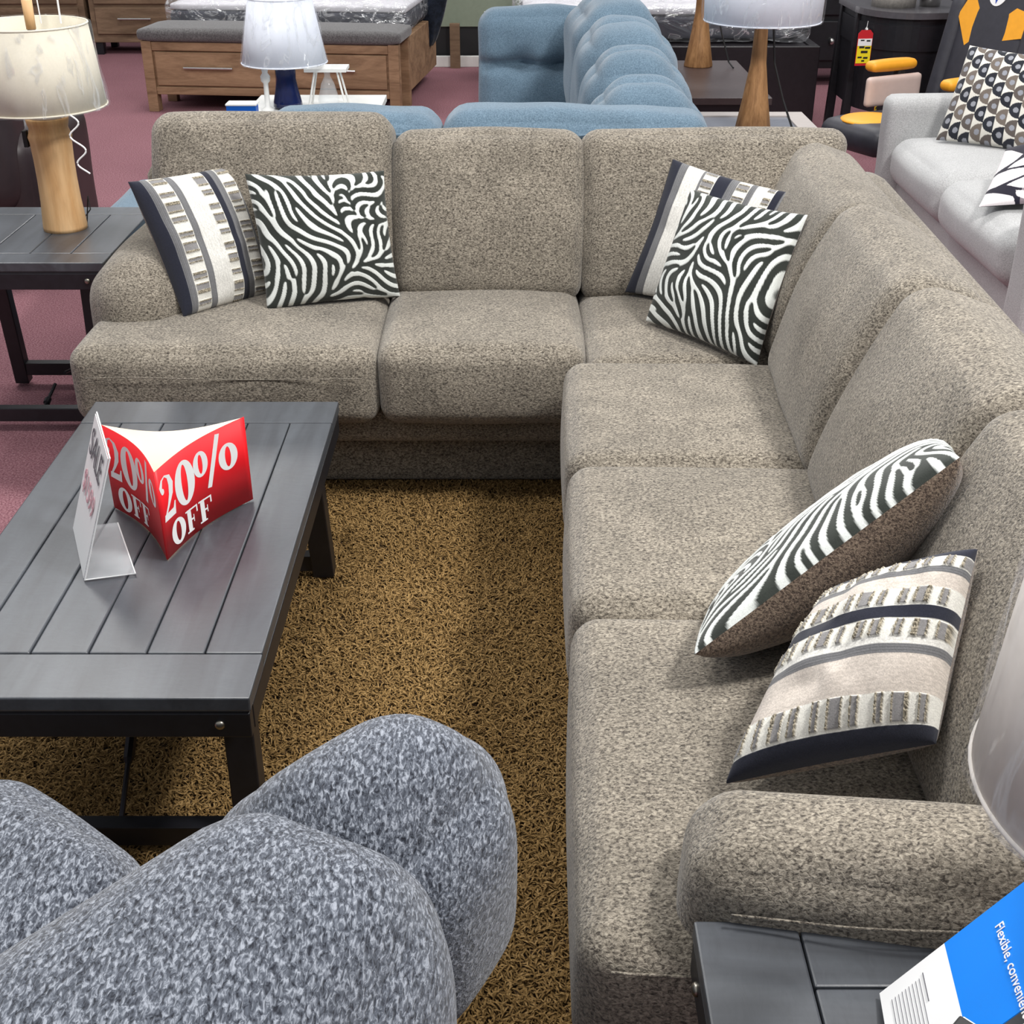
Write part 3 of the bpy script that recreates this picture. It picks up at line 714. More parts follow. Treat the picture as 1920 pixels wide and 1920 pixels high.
# ------------------------------------------------------------------ blue tufted sectional behind
blue = thing('sectional_sofa', 'blue tufted sectional sofa standing behind the taupe sectional', 'sofa', (0, 4.7, 0))
def bq(name, a, b, r=.07, puff=(.01, .02, .02), wob=.006, seed=0, tuft=None, lean=0, n=24):
    a = np.array(a, float); b = np.array(b, float); V, F = rounded(b-a, min(r, min(b-a)/2.05), n, puff)
    if tuft:   # dents pulled in along the given face axis
        ax, sg, cells = tuft; h = (b-a)/2; o = [i for i in range(3) if i != ax]
        for (p, q, dep) in cells:
            d2 = ((V[:, o[0]]/h[o[0]]-p)*h[o[0]])**2+((V[:, o[1]]/h[o[1]]-q)*h[o[1]])**2
            V[:, ax] -= sg*dep*np.exp(-d2/(2*.045**2))*(np.sign(V[:, ax]) == sg)
            ln = ((V[:, o[1]]/h[o[1]]-q)*h[o[1]])**2; V[:, ax] -= sg*dep*.5*np.exp(-ln/(2*.018**2))*(np.sign(V[:, ax]) == sg)
    if lean: V[:, 1] += lean*(V[:, 2])
    V = V+(a+b)/2+wobble(V*1.3, wob, seed)
    return mesh(name, V, F, 'blue', blue, True)
def welt(pts, par):
    mb = MB(); mb.tube(pts, .005, 6); return mb.build('welt', 'blue', par, True, True)
for (x0, x1, sd) in ((-.80, -.235, 1), (-.225, .645, 2)):
    o = bq('back_cushion', (x0, 4.10, .45), (x1, 4.34, .915), .075, (.01, .02, .015), .007, sd)
    xs = np.linspace(x0+.04, x1-.04, 30); welt([(x, 4.080+.004*math.sin(x*20), .862+.004*math.sin(x*31)-.03*max(0, abs((x-(x0+x1)/2)/((x1-x0)/2))-.85)/.15) for x in xs], o)
bq('back_frame', (-.80, 4.09, .08), (.66, 4.16, .62), .03, (0, 0, 0), 0)
bq('base', (-.82, 4.16, .08), (.62, 5.10, .30), .03, (0, 0, 0), 0)
bq('seat_cushion', (-.80, 4.34, .28), (.30, 5.12, .45), .06)
bq('chaise_base', (-1.56, 4.34, .05), (-.84, 5.22, .285), .04, (0, 0, 0), 0)
bq('chaise_cushion', (-1.57, 4.33, .28), (-.82, 5.24, .45), .06)
bq('base', (-.10, 5.10, .08), (.62, 7.0, .30), .03, (0, 0, 0), 0)
bq('seat_cushion', (-.10, 5.14, .28), (.34, 6.60, .45), .06)
yy = [4.36, 4.78, 5.24, 5.82, 6.62]; 
for i in range(4):
    bq('back_cushion', (.28, yy[i]+.0, .44), (.66-.0*i, yy[i+1], .93+.03*i), .14, (.03, .02, .04), .012, 10+i, tuft=(2, 1, [(-.2, 0, .02), (.5, 0, .02)]))
bq('back_frame', (.60, 4.2, .08), (.70, 6.9, .80), .04, (0, 0, 0), 0)
o = bq('back_cushion', (-.165, 6.58, .40), (.50, 6.82, .925), .09, (.01, .02, .02), .007, 30, tuft=(1, -1, [(-.35, .05, .05), (.25, .05, .05)]), lean=.1, n=34)
bq('back_frame', (-.15, 6.84, .08), (.70, 6.92, .75), .03, (0, 0, 0), 0)
bq('base', (-.15, 6.3, .08), (.62, 6.85, .30), .03, (0, 0, 0), 0)

# ------------------------------------------------------------------ dark brown leather chair
lc = thing('leather_armchair', 'dark brown leather recliner behind the left end table', 'armchair', (-2.5, 5.4, 0))
def lq(name, a, b, r, puff=(.02, .02, .02)): V, F = sbox(a, b, r, 20, puff, .006, 3); return mesh(name, V, F, 'leather', lc, True)
lq('backrest', (-2.78, 5.05, .3), (-2.02, 5.38, .98), .12)
lq('seat', (-2.85, 5.30, .12), (-2.2, 5.95, .48), .09)
lq('arm', (-2.14, 5.15, .06), (-1.95, 5.95, .64), .09)
lq('arm', (-3.05, 5.15, .06), (-2.83, 5.95, .64), .09)
mb = MB(); mb.tube([(-2.24, 5.02, .42), (-2.245, 5.012, .66), (-2.23, 5.02, .9)], .0025, 6); mb.build('stitching', 'benchfab', lc, True)

# ------------------------------------------------------------------ white side table, navy lamp, small items
st = thing('side_table', 'white side table behind the blue sofa holding the navy lamp', 'side table', (-1.0, 5.93, 0))
mb = MB(); mb.boxm((-1.20, 5.62, .57), (-.60, 6.22, .60)); mb.build('tabletop', 'white', st, True)
for x in (-1.17, -.63):
    for y in (5.65, 6.19): mb = MB(); mb.boxm((x-.02, y-.02, 0), (x+.02, y+.02, .57)); mb.build('leg', 'white', st, True)
mb = MB(); mb.boxm((-1.17, 5.65, .14), (-.63, 6.19, .16)); mb.build('shelf', 'white', st, True)
nx, ny = -1.02, 5.90
nl = thing('table_lamp', 'navy glass table lamp with plastic-wrapped white shade on the white side table', 'lamp', (nx, ny, .60))
mesh('lamp_base', *lathe([(.05, 0), (.066, .01), (.064, .03), (.052, .08), (.044, .13), (.046, .18), (.03, .2), (0, .2)], 40), 'navy', nl)
mb = MB(); mb.lathe([(.008, .2), (.008, .45), (0, .45)], n=12); mb.build('lamp_stem', 'metal', nl, smooth=True)
shade('lamp_shade', nl, (nx, ny), .190, .140, .80, 1.07, 'shadewhite', 'wrap')
ln = thing('lantern', 'small white metal lantern with glass jar to the right of the navy lamp', 'lantern', (-.84, 5.95, .60))
mb = MB(); mb.box((0, 0, .165), (.19, .13, .016)); mb.build('lantern_roof', 'white', ln)
for sx in (-1, 1):
    for sy in (-1, 1):
        mb = MB(); mb.bar((sx*.05, sy*.04, .16), (sx*.085, sy*.055, 0), .009, .009, (0, 1, 0)); mb.build('post', 'white', ln)
mb = MB(); mb.lathe([(.045, 0), (.048, .03), (.03, .10), (.014, .13), (.014, .15), (0, .15)], n=24); mb.build('glass_jar', M['acrylic'], ln, smooth=True)
cs = thing('candlestick', 'slim white candlestick to the left of the navy lamp base', 'candlestick', (-1.10, 5.83, .60))
mb = MB(); mb.lathe([(.03, 0), (.028, .01), (.012, .02), (.011, .12), (.02, .13), (.022, .15), (.012, .165), (.018, .19), (0, .19)], n=24); mb.build('candle_holder', 'white', cs, smooth=True)
lf = thing('leaflet_holder', 'small blue and white leaflet box on the corner of the white side table', 'leaflet', (-1.17, 5.66, .60))
mb = MB(); mb.box((-.01, 0, .03), (.13, .06, .06)); mb.build('box_body', 'darkblue', lf)
mb = MB(); mb.box((-.01, .01, .064), (.135, .085, .008)); mb.build('box_lid', 'white', lf)

# ------------------------------------------------------------------ oak storage bed with upholstered footboard bench
bed = thing('storage_bed', 'weathered oak storage bed with drawers and grey upholstered bench top', 'bed', (-2.50, 8.92, 0), -.11)
def bp(name, a, b, mat='oak', par=None, bev=.004): mb = MB(); mb.boxm(a, b, bev); return mb.build(name, mat, par or bed)
W = 1.76
for x in (0, W-.07): bp('leg', (x, -.01, 0), (x+.07, .07, .46)); bp('leg', (x, .36, 0), (x+.07, .42, .46))
bp('footboard', (.07, .012, .12), (W-.07, .4, .46))
bp('frame_rail', (.07, -.004, .40), (W-.07, .02, .455)); bp('frame_rail', (.07, -.004, .115), (W-.07, .02, .165)); bp('frame_rail', (.84, -.004, .16), (.91, .02, .41))
for (x0, x1) in ((.085, .83), (.92, W-.085)):
    d = bp('drawer', (x0, -.003, .175), (x1, .02, .392), 'oak'); 
    mb = MB(); c = (x0+x1)/2; mb.tube([(c-.17, -.03, .295), (c+.17, -.03, .295)], .008, 8); mb.tube([(c-.15, -.03, .295), (c-.15, 0, .295)], .006, 6); mb.tube([(c+.15, -.03, .295), (c+.15, 0, .295)], .006, 6); mb.build('handle', 'metal', d)
V, F = rounded((W+.04, .46, .085), .035, 14, (0, 0, .01)); mesh('bench_cushion', V+np.array([W/2, .2, .50]), F, 'benchfab', bed)
bp('side_rail', (W-.05, .42, .10), (W+.0, 1.5, .46)); bp('side_rail', (0, .42, .10), (.05, 1.5, .46)); bp('mattress_deck', (.05, .42, .2), (W-.05, 1.5, .455), 'oakdark')
mt = thing('mattress', 'dark mattress in clear plastic on the oak storage bed', 'mattress', (-2.50, 8.92, .46), -.11)
V, F = rounded((W-.06, 1.0, .13), .04, 16, (0, 0, .005)); mesh('mattress_body', V+np.array([W/2, 1.0, .075]), F, 'mattress', mt)
V, F = rounded((W-.07, .98, .05), .02, 12); mesh('mattress_topper', V+np.array([W/2, 1.0, .155]), F, 'mattwhite', mt)
V, F = rounded((W-.01, 1.05, .20), .05, 40, (.01, .01, .01)); V += wobble(V, .006, 5, 14)+wobble(V, .004, 6, 30); mesh('plastic_wrap', V+np.array([W/2, 1.0, .115]), F, 'wrapmatt', mt)
bl = thing('draped_blanket', 'dark navy blanket hanging in a point at the right side of the oak bed', 'blanket', (-.575, 9.95, .28))
K = 20; NN = 28; V = []; 
for i in range(K+1):
    t = i/K; z = .28+.80*t; w = .03+.14*min(1, (t*1.6))**.7; cx = -.625+.0*t
    for k in range(NN):
        a = 2*PI*k/NN; r = 1+.12*math.sin(4*a+t*5); V.append((cx+w*r*math.cos(a), 9.95+.07*r*math.sin(a)*(.5+.5*t), z))
F = [(i*NN+k, i*NN+(k+1) % NN, (i+1)*NN+(k+1) % NN, (i+1)*NN+k) for i in range(K) for k in range(NN)]+[tuple(range(NN))[::-1], tuple(K*NN+k for k in range(NN))]
mesh('blanket_fold', V, F, 'navycloth', bl, True)
bd = thing('bed_post_frame', 'narrow oak upright beneath the hanging navy blanket', 'bed frame', (-.55, 10.65, 0))
mb = MB(); mb.boxm((-.50, 10.94-.28, 0), (-.42, 10.72, .34)); mb.build('upright', 'oakdark', bd, True)

# dressers at the far left
for (x0, x1, lab, hmat) in ((-5.2, -3.62, 'oak dresser with dark handles behind the cream lamp shade', 'black'), (-3.58, -2.10, 'oak dresser with a bar handle behind the oak storage bed', 'metal')):
    dr = thing('dresser', lab, 'dresser', ((x0+x1)/2, 11.6, 0))
    def dp(name, a, b, mat='oakdark', par=None): mb = MB(); mb.boxm(a, b, .004); return mb.build(name, mat, par or dr, True)
    dp('body', (x0, 11.35, .10), (x1, 11.85, 1.0)); 
    for x in (x0+.01, x1-.07): dp('leg', (x, 11.36, 0), (x+.06, 11.42, .10), 'black'); dp('leg', (x, 11.78, 0), (x+.06, 11.84, .10), 'black')
    for i, (z0, z1) in enumerate(((.17, .38), (.41, .66))):
        for j in range(2):
            a = x0+.05+j*(x1-x0-.06)/2; b = a+(x1-x0-.14)/2
            d = dp('drawer', (a, 11.33, z0), (b, 11.36, z1)); mb = MB(); c = (a+b)/2; mb.tube([(c-.14, 11.30, (z0+z1)/2+.02), (c+.14, 11.30, (z0+z1)/2+.02)], .009, 8); mb.tube([(c-.12, 11.30, (z0+z1)/2+.02), (c-.12, 11.34, (z0+z1)/2+.02)], .006, 6); mb.tube([(c+.12, 11.30, (z0+z1)/2+.02), (c+.12, 11.34, (z0+z1)/2+.02)], .006, 6); mb.build('handle', hmat, d, True)

# sage green cabinet
sg = thing('display_cabinet', 'sage green cabinet with black plinth and white kickboard at the far wall', 'cabinet', (-.3, 11.0, 0))
def gp(name, a, b, mat): mb = MB(); mb.boxm(a, b, .004); return mb.build(name, mat, sg, True)
gp('kickboard', (-.70, 10.72, 0), (.30, 10.76, .085), 'white'); gp('plinth', (-.68, 10.80, .0), (.30, 11.2, .30), 'blackink')
gp('lower_panel', (-.68, 10.79, .30), (.30, 11.2, .66), 'sage'); gp('upper_panel', (-.68, 10.80, .66), (.30, 11.2, .84), 'sagedark'); gp('cabinet_top', (-.72, 10.76, .84), (.34, 11.25, 1.1), 'blacksat')
gp('price_card', (-.32, 10.755, .905), (-.18, 10.758, .98), 'cardwhite'); gp('bracket', (-.225, 10.775, .32), (-.215, 10.79, .42), 'white')

# ------------------------------------------------------------------ tables and lamps at the back right
wt = thing('side_table', 'greige side table with grey inset top behind the sofa corner', 'side table', (1.08, 5.9, 0))
mb = MB(); X0, X1, Y0, Y1 = .76, 1.42, 5.55, 6.33; b_ = .09
for a, c in (((X0, Y0), (X1, Y0+b_)), ((X0, Y1-b_), (X1, Y1)), ((X0, Y0+b_), (X0+b_, Y1-b_)), ((X1-b_, Y0+b_), (X1, Y1-b_))): mb.boxm((a[0], a[1], .47), (c[0], c[1], .50))
mb.build('top_frame', 'greige', wt, True); mb = MB(); mb.boxm((X0+b_-.005, Y0+b_-.005, .475), (X1-b_+.005, Y1-b_+.005, .492)); mb.build('glass_inset', 'greytop', wt, True)
for x in (X0+.04, X1-.04):
    for y in (Y0+.04, Y1-.04): mb = MB(); mb.boxm((x-.03, y-.03, 0), (x+.03, y+.03, .47)); mb.build('leg', 'greige', wt, True)
def cone_lamp(x, y, z, h, lab, sh=None):
    o = thing('table_lamp', lab, 'lamp', (x, y, z)); n = 8
    mesh('lamp_base', *lathe([(.082, 0), (.084, .006), (.06, .14), (.036, .30), (.028, h-.02), (.026, h), (0, h)], 14), 'conewood', o)
    mb = MB(); mb.lathe([(.008, h), (.008, h+.26), (0, h+.26)], n=12); mb.build('lamp_stem', 'metal', o, smooth=True)
    mb = MB(); pts = [(.05, .0, h-.02), (.07, -.01, h*.6), (.12, -.02, h*.3), (.17, -.04, .03), (.19, -.1, .006)]; mb.tube(pts, .005, 6); mb.build('cord', 'blackink', o)
    shade('lamp_shade', o, (x, y), sh[0], sh[1], z+h-.02, z+h+.27, 'shadewhite', 'wrap', sh[2])
cone_lamp(1.10, 5.87, .50, .50, 'oak cone lamp with large white drum shade on the greige side table', (.255, .245, .01))
bt = thing('end_table', 'espresso end table behind the greige table holding the other cone lamp', 'end table', (.98, 7.2, 0))
mb = MB(); mb.boxm((.74, 6.68, .465), (1.34, 7.86, .50)); mb.build('tabletop', plain('dark_walnut_top', srgb(66, 54, 54), .35, var=.15), bt, True)
mb = MB(); mb.boxm((.76, 6.70, .36), (1.32, 7.84, .465)); mb.build('apron', 'blacksat', bt, True)
for x in (.79, 1.29):
    for y in (6.74, 7.80): mb = MB(); mb.boxm((x-.03, y-.03, 0), (x+.03, y+.03, .36)); mb.build('leg', 'blacksat', bt, True)
cone_lamp(1.085, 7.66, .50, .62, 'oak cone lamp on the espresso end table, its shade above the picture', (.24, .23, .01))
bb = thing('platform_bed', 'black platform bed frame at the back right under a wrapped mattress', 'bed', (1.0, 9.3, 0))
def kp(name, a, b, mat='blacksat'): mb = MB(); mb.boxm(a, b, .005); return mb.build(name, mat, bb, True)
kp('footboard', (.02, 8.40, .0), (1.96, 8.46, .50)); kp('side_rail', (1.90, 8.46, .06), (1.96, 10.4, .50)); kp('side_rail', (.02, 8.46, .06), (.08, 10.4, .50)); kp('platform', (.08, 8.46, .36), (1.90, 10.4, .49))
m2 = thing('mattress', 'mattress in crinkled clear plastic on the black platform bed', 'mattress', (1.0, 9.4, .5))
V, F = sbox((.06, 8.62, .50), (1.88, 10.35, .66), .05, 12); mesh('mattress_body', V, F, 'mattress', m2, True)
V, F = sbox((.07, 8.64, .655), (1.87, 10.33, .70), .03, 10); mesh('mattress_topper', V, F, 'mattwhite', m2, True)
V, F = sbox((.02, 8.50, .505), (1.92, 10.4, .73), .06, 44, (.01, .02, .02)); V += wobble(V, .009, 9, 14)+wobble(V, .006, 10, 34); V[:, 2] = np.maximum(V[:, 2], .503); mesh('plastic_wrap', V, F, 'wrapmatt', m2, True)

# dark dresser with crystal knobs and the desk with the price tag
dd = thing('dresser', 'black dresser with crystal knobs at the back right', 'dresser', (2.55, 10.2, 0))
def dk(name, a, b, mat='black', par=None): mb = MB(); mb.boxm(a, b, .006); return mb.build(name, mat, par or dd, True)
dk('body', (2.06, 9.92, .12), (3.3, 10.4, 1.15))
for i, (z0, z1) in enumerate(((.18, .46), (.50, .78), (.82, 1.1))):
    for x0, x1 in ((2.10, 2.66), (2.70, 3.26)):
        d = dk('drawer', (x0, 9.89, z0), (x1, 9.92, z1)); V, F = sph(((x0+x1)/2, 9.865, (z0+z1)/2), (.02, .02, .025), 5); mesh('knob', V, F, 'metal', d, True)
for x in (2.08, 3.22): dk('leg', (x, 9.94, 0), (x+.06, 10.0, .12)); dk('leg', (x, 10.3, 0), (x+.06, 10.36, .12))
dsk = thing('writing_desk', 'black bow-front desk with curved top and price tag on its knob', 'desk', (2.4, 8.2, 0))
cx = 2.42; top = [(2.08, 8.55), (2.08, 8.12)]+[(2.08+.30*(1-math.cos(a)), 8.12-.36*math.sin(a)) for a in np.linspace(.2, PI/2, 10)]+[(2.64, 7.80), (2.74, 7.92), (2.74, 8.55)]
nT = len(top)
def prism(pts, z0, z1):
    m = len(pts); V = [(x, y, z0) for x, y in pts]+[(x, y, z1) for x, y in pts]; return V, [tuple(range(m))[::-1], tuple(m+i for i in range(m))]+[(i, (i+1) % m, m+(i+1) % m, m+i) for i in range(m)]
c0 = np.array([2.42, 8.2]); sh_ = lambda k: [tuple(c0+(np.array(p)-c0)*k) for p in top]
mesh('desktop', *prism(sh_(1.), .74, .775), plain('polished_grey_top', srgb(84, 82, 86), .25, var=.1), dsk, True, False)
mesh('cabinet_body', *prism(sh_(.94), .20, .74), 'black', dsk, True, False)
mesh('drawer', *prism(sh_(.965), .56, .70), 'black', dsk, True, False)
for (x, y) in ((2.11, 8.1), (2.11, 8.5), (2.68, 8.5), (2.60, 7.9)): mb = MB(); mb.bar((x, y, .74), (x-.03 if x < 2.3 else x, y-.02, 0), .05, .05, (0, 1, 0)); mb.build('leg', 'black', dsk, True)
kn = mesh('knob', *sph((2.115, 7.93, .66), (.014, .016, .02), 5), 'metal', dsk, True)
def price_tag(lab, x, y, z, w, h, rz, tilt=0, grp='red and yellow price tags'):
    t = thing('price_tag', lab, 'price tag', (x, y, z), rz, grp)
    pts = [(-w/2, 0), (w/2, 0), (w/2, h*.9), (w*.3, h), (-w*.3, h), (-w/2, h*.9)]
    V = [(a, 0, b) for a, b in pts]+[(a, .002, b) for a, b in pts]; m = 6
    mesh('tag_card', V, [tuple(range(m)), tuple(m+i for i in range(m))[::-1]]+[(i, m+i, m+(i+1) % m, (i+1) % m) for i in range(m)], 'emred', t, smooth=False)
    mb = MB(); mb.box((0, -.001, h*.40), (w*.94, .002, h*.66), bev=.0004); mb.build('yellow_band', 'tagyellow', t)
    mb = MB(); mb.box((0, -.0022, h*.66), (w*.94, .002, h*.20), bev=.0004); mb.build('white_band', 'cardwhite', t)
    mb = MB()
    for (a, b, c, d) in ((-.3, .70, -.05, .01), (.1, .68, .35, .012), (-.35, .50, .0, .015), (.05, .48, .4, .015), (-.2, .36, .25, .018), (-.38, .22, -.1, .012), (.0, .20, .3, .014), (-.1, .12, .1, .012)):
        mb.boxm((a*w, -.0045, b*h), (c*w, -.0036, (b+d*3.5)*h), .0002)
    mb.build('handwriting', 'blackink', t)
    mb = MB(); mb.tube([(0, 0, h), (.004, 0, h+.05)], .0016, 5); mb.build('string', 'cardwhite', t)
price_tag('red and yellow price tag hanging from the desk knob', 2.085, 7.83, .475, .092, .20, .15)
price_tag('red and yellow price tag lower down beside the gaming chair armrest', 2.085, 7.42, .25, .05, .15, 1.1)
price_tag('red and yellow price tag stuck to the brown wooden post', 2.60, 7.685, .80, .07, .2, .35)
tr = thing('basket', 'round silvery basket on the black bow-front desk', 'basket', (2.30, 8.1, .775)); mb = MB(); mb.lathe([(.13, 0), (.135, .12), (.125, .12), (.12, .01), (0, .01)], n=30); mb.build('basket_wall', 'wicker', tr, smooth=True)
tr = thing('tin_pot', 'small dark tin pot beside the basket on the desk', 'pot', (2.52, 8.1, .775)); mb = MB(); mb.lathe([(.06, 0), (.07, .12), (.062, .12), (.055, .01), (0, .01)], n=24); mb.build('pot_wall', 'metal', tr, smooth=True)
ps = thing('wooden_post', 'leaning reddish brown wooden board behind the gaming chair', 'board', (2.5, 7.72, 0)); mb = MB(); mb.bar((2.47, 7.72, 0.01), (2.69, 7.72, 1.6), .09, .04, (0, 1, 0)); mb.build('board', 'post', ps, True)

# ------------------------------------------------------------------ gaming chair
gc = thing('gaming_chair', 'charcoal and gold gaming chair with a round team emblem on the headrest', 'chair', (2.2, 6.75, 0))
def place_g(V): return rotz(np.asarray(V), -1.1)+np.array([2.46, 6.80, 0])   # chair faces -y in its own frame, turned to face left
def gq(name, V, F, mat, par=None, sm=True): return mesh(name, place_g(V), F, mat, par or gc, True, sm)
def gbox(name, c, d, r, mat, puff=(0, 0, 0), rx=0, par=None, n=12):
    V, F = rounded(d, r, n, puff); V = rotx(V, rx)+np.array(c); return gq(name, V, F, mat, par)
gc_s = gbox('seat', (0, -.52, .36), (.46, .74, .14), .065, 'charvinyl', (0, 0, .01))
V, F = sph((-.04, -.70, .425), (.15, .16, .024), 8); gq('seat_inset', V, F, 'yellow', gc_s)
bk = gbox('backrest', (0, .04, .80), (.50, .14, .95), .06, 'charvinyl', (0, .01, 0), -.2, n=16)
gbox('side_bolster', (-.26, 0, .66), (.10, .16, .62), .045, 'charvinyl', (0, 0, 0), -.2)
gbox('side_bolster', (.26, 0, .66), (.10, .16, .62), .045, 'charvinyl', (0, 0, 0), -.2)
def bface(pts, off): # polygon on the backrest's front plane (x across, h up from centre)
    P = np.array([(x, -.072-off, h) for x, h in pts]); P2 = P+np.array([0, .006, 0]); V = rotx(np.vstack([P, P2]), -.2)+np.array([0, .04, .80]); m = len(pts)
    return V, [tuple(range(m)), tuple(m+i for i in range(m))[::-1]]+[(i, m+i, m+(i+1) % m, (i+1) % m) for i in range(m)]
gq('gold_panel', *bface([(-.23, .05), (-.17, .18), (-.02, .0), (-.13, -.09)], .006), 'yellow', bk, False)
gq('gold_panel', *bface([(.24, .10), (.14, .12), (.0, .01), (.03, -.12), (.10, -.04), (.24, -.01)], .006), 'yellow', bk, False)
em = gq('emblem', *bface([(.0+.062*math.cos(a), .19+.075*math.sin(a)) for a in np.linspace(0, 2*PI, 28)[:-1]], .010), 'cardwhite', bk, False)
def star(cx, cz, r): return [(cx+(r if k % 2 == 0 else r*.35)*math.cos(PI/4*k+PI/2), cz+(r if k % 2 == 0 else r*.35)*math.sin(PI/4*k+PI/2)) for k in range(8)]
gq('emblem_star', *bface(star(.0, .155, .028), .013), 'emblue', em, False); gq('emblem_star', *bface(star(.022, .20, .026), .013), 'emred', em, False); gq('emblem_star', *bface(star(-.012, .225, .024), .013), 'yellow', em, False)
ar = gbox('armrest', (-.25, -.42, .64), (.085, .30, .05), .024, 'yellow', (0, 0, .006)); gbox('armrest_post', (-.25, -.36, .50), (.05, .05, .26), .015, 'blackink', par=ar)
ar = gbox('armrest', (.25, -.38, .62), (.085, .30, .05), .024, 'yellow', (0, 0, .006)); gbox('armrest_post', (.25, -.36, .48), (.05, .05, .26), .015, 'blackink', par=ar)
gbox('beige_panel', (-.215, -.42, .52), (.04, .36, .15), .02, 'beige')
gbox('pedestal', (0, -.35, .17), (.09, .09, .26), .03, 'blackink')
for k in range(5):
    a = 2*PI*k/5+.3; mb = MB(); mb.bar((0, -.35, .08), (.30*math.cos(a), -.35+.30*math.sin(a), .05), .05, .03); V, F = mb.out(); gq('base_arm', V, F, 'blackink', None, False)
    V, F = sph((.30*math.cos(a), -.35+.30*math.sin(a), .027), (.026, .026, .026), 5); gq('caster', V, F, 'blackink')

# ------------------------------------------------------------------ light grey sofa on the right
gs = thing('sofa', 'light grey linen sofa facing left at the right edge', 'sofa', (2.2, 5.1, 0))
def gsb(name, a, b, r=.05, puff=(.01, .01, .02), seed=0): V, F = sbox(a, b, r, 20, puff, .003, seed); return mesh(name, V, F, 'greyfab', gs, True)
gsb('base', (1.82, 4.18, .06), (2.75, 6.02, .27), .03, (0, 0, 0))
gsb('seat_cushion', (1.75, 4.33, .255), (2.5, 5.155, .47), .08, (.02, .02, .03), 1)
gsb('seat_cushion', (1.76, 5.165, .255), (2.5, 5.93, .47), .08, (.02, .02, .03), 2)
gsb('arm', (1.74, 5.94, .06), (2.75, 6.10, .635), .045, (0, 0, .005))
gsb('arm', (1.76, 4.12, .06), (2.75, 4.32, .635), .045, (0, 0, .005))
for (x, y) in ((1.88, 4.25), (1.88, 5.95), (2.68, 4.25), (2.68, 5.95)):
    mb = MB(); mb.boxm((x-.03, y-.03, 0), (x+.03, y+.03, .065)); mb.build('foot', 'black', gs, True)
gsb('backrest', (2.55, 4.2, .3), (2.80, 6.0, .85), .07)
gsb('back_cushion', (2.42, 4.4, .45), (2.62, 5.15, .82), .07, (.02, .02, .02)); gsb('back_cushion', (2.42, 5.18, .45), (2.62, 5.92, .82), .07, (.02, .02, .02))
# patterned pillows on it
s = 180; v, u = np.mgrid[0:s, 0:s]/(s-1.)
def geo_cols():
    cu = u*9; cv = v*5.5; i = np.floor(cu).astype(int); a = cu-i; cv2 = cv+(i % 2)*.5; j = np.floor(cv2).astype(int); b = cv2-j
    C = np.ones((s, s, 3))*np.array(srgb(226, 222, 212)[:3])
    pal = [np.array(srgb(*c)[:3]) for c in ((44, 46, 54), (116, 106, 98), (96, 88, 84), (40, 42, 50))]
    k = (i+j*2) % 4
    leaf = (np.abs(b-.5) < .46*np.sqrt(np.clip(1-(1-a)**2.2, 0, 1)))
    for q in range(4): C = np.where((leaf & (k == q))[..., None], pal[q], C)
    dot = ((a-.62)**2*1.+((b-.5)*1.6)**2 < .06); C = np.where((dot & leaf)[..., None], np.array(srgb(150, 152, 160)[:3]), C)
    return C
pillow('grey and black leaf pattern pillow by the far arm of the light grey sofa', [(2.02, 5.84, .88), (2.34, 5.60, .86), (2.24, 5.42, .50), (1.89, 5.70, .50)], s, geo_cols(), np.zeros((s, s)), .08, .05, .04, .005, 31, back='greyfab', group='pillows on the grey sofa')
def web_cols():
    rng = np.random.default_rng(4); pts = rng.random((34, 2)); d = np.sqrt((u[..., None]-pts[:, 0])**2+(v[..., None]-pts[:, 1])**2); d.sort(axis=-1); e = d[..., 1]-d[..., 0]
    line = e < .028; C = np.where(line[..., None], np.array(srgb(140, 128, 134)[:3]), np.array(srgb(232, 226, 228)[:3])); dark = line & (u < .28); return np.where(dark[..., None], np.array(srgb(34, 32, 46)[:3]), C)
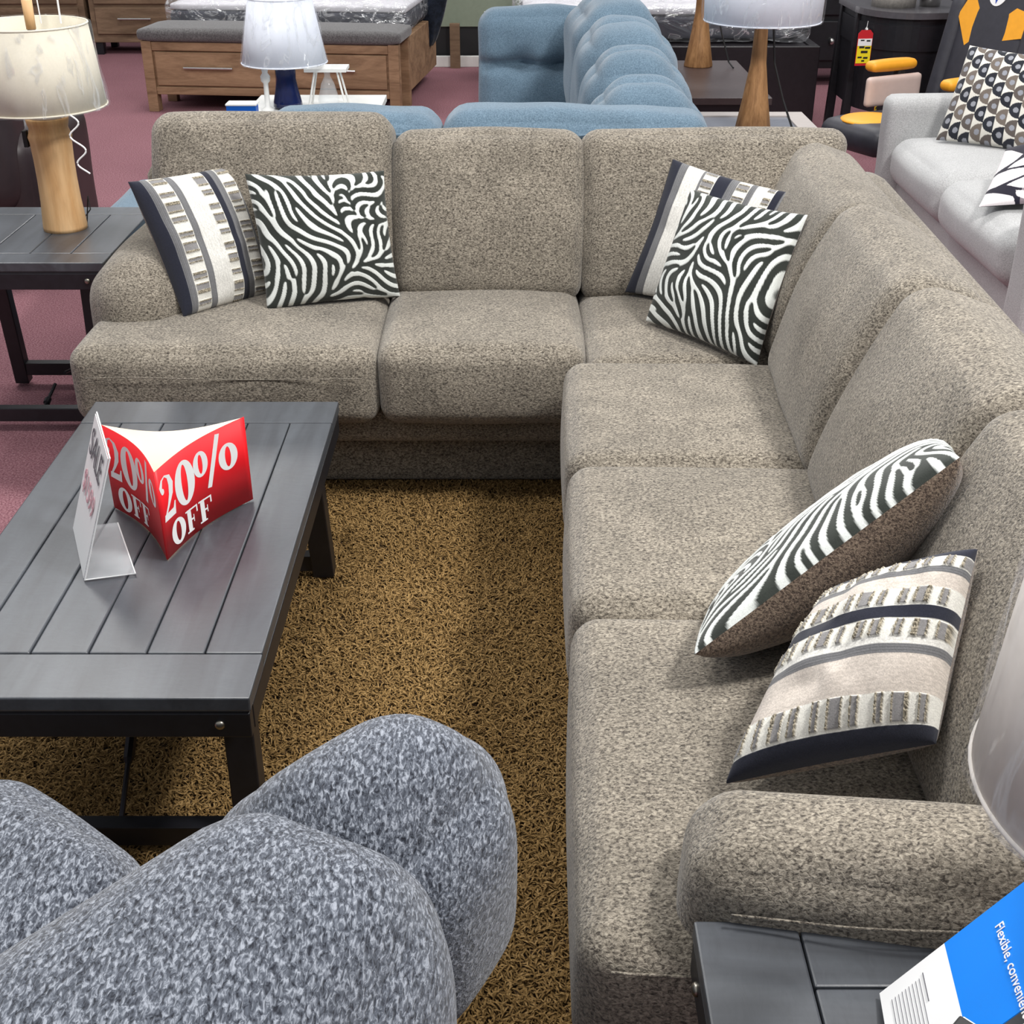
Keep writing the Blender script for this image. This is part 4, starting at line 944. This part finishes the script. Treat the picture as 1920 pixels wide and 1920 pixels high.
pillow('white pillow with grey web lines by the near arm of the light grey sofa', [(1.93, 4.98, .62), (2.27, 4.74, .76), (2.20, 4.46, .56), (1.73, 4.62, .49)], s, web_cols(), np.zeros((s, s)), .05, .035, .03, .004, 33, back=plain('black_pillow_back', srgb(30, 30, 32), .9), group='pillows on the grey sofa')

# ------------------------------------------------------------------ light
w = bpy.data.worlds.new('store_light'); SC.world = w; w.use_nodes = True; nt = w.node_tree; nt.nodes.clear()
o = nt.nodes.new('ShaderNodeOutputWorld'); b = nt.nodes.new('ShaderNodeBackground'); tc = nt.nodes.new('ShaderNodeTexCoord'); sx_ = nt.nodes.new('ShaderNodeSeparateXYZ'); nt.links.new(tc.outputs['Generated'], sx_.inputs[0])
nt.links.new(ramp(nt, sx_.outputs[2], [(0, (.16, .17, .18, 1)), (.12, (.48, .49, .52, 1)), (.45, (.86, .90, .96, 1)), (1, (1, 1, 1, 1))]), b.inputs[0]); b.inputs[1].default_value = .66; nt.links.new(b.outputs[0], o.inputs[0])
def area(name, loc, target, sx, sy, power, col=(1, .98, .95)):
    l = bpy.data.lights.new(name, 'AREA'); l.shape = 'RECTANGLE'; l.size = sx; l.size_y = sy; l.energy = power; l.color = col
    o = bpy.data.objects.new(name, l); COL.objects.link(o); o.location = loc
    d = np.array(target, float)-np.array(loc); from mathutils import Vector
    o.rotation_euler = Vector(d).to_track_quat('-Z', 'Y').to_euler(); return o
area('ceiling_light', (2.1, 1.5, 4.1), (0, 2.4, 0), .7, .5, 185)
for (x, y) in ((-2.2, 5.0), (1.6, 5.6), (-2.2, 9.0), (1.6, 9.4), (-.6, 2.2)):
    area('ceiling_light', (x, y, 3.4), (x, y, 0), 1.2, .6, 56)

# ------------------------------------------------------------------ camera
cam = bpy.data.cameras.new('camera'); co = bpy.data.objects.new('camera', cam); COL.objects.link(co); SC.camera = co
cam.sensor_width = 36; cam.sensor_fit = 'HORIZONTAL'; cam.lens = 2350/1920*36; cam.clip_start = .05
co.location = (0, 0, 1.73); co.rotation_euler = (PI/2-math.atan(1287/2350), 0, 0)
SC.view_settings.view_transform = 'Standard'; SC.view_settings.look = 'None'; SC.view_settings.exposure = 0; SC.view_settings.gamma = 1
SC.view_settings.use_curve_mapping = False
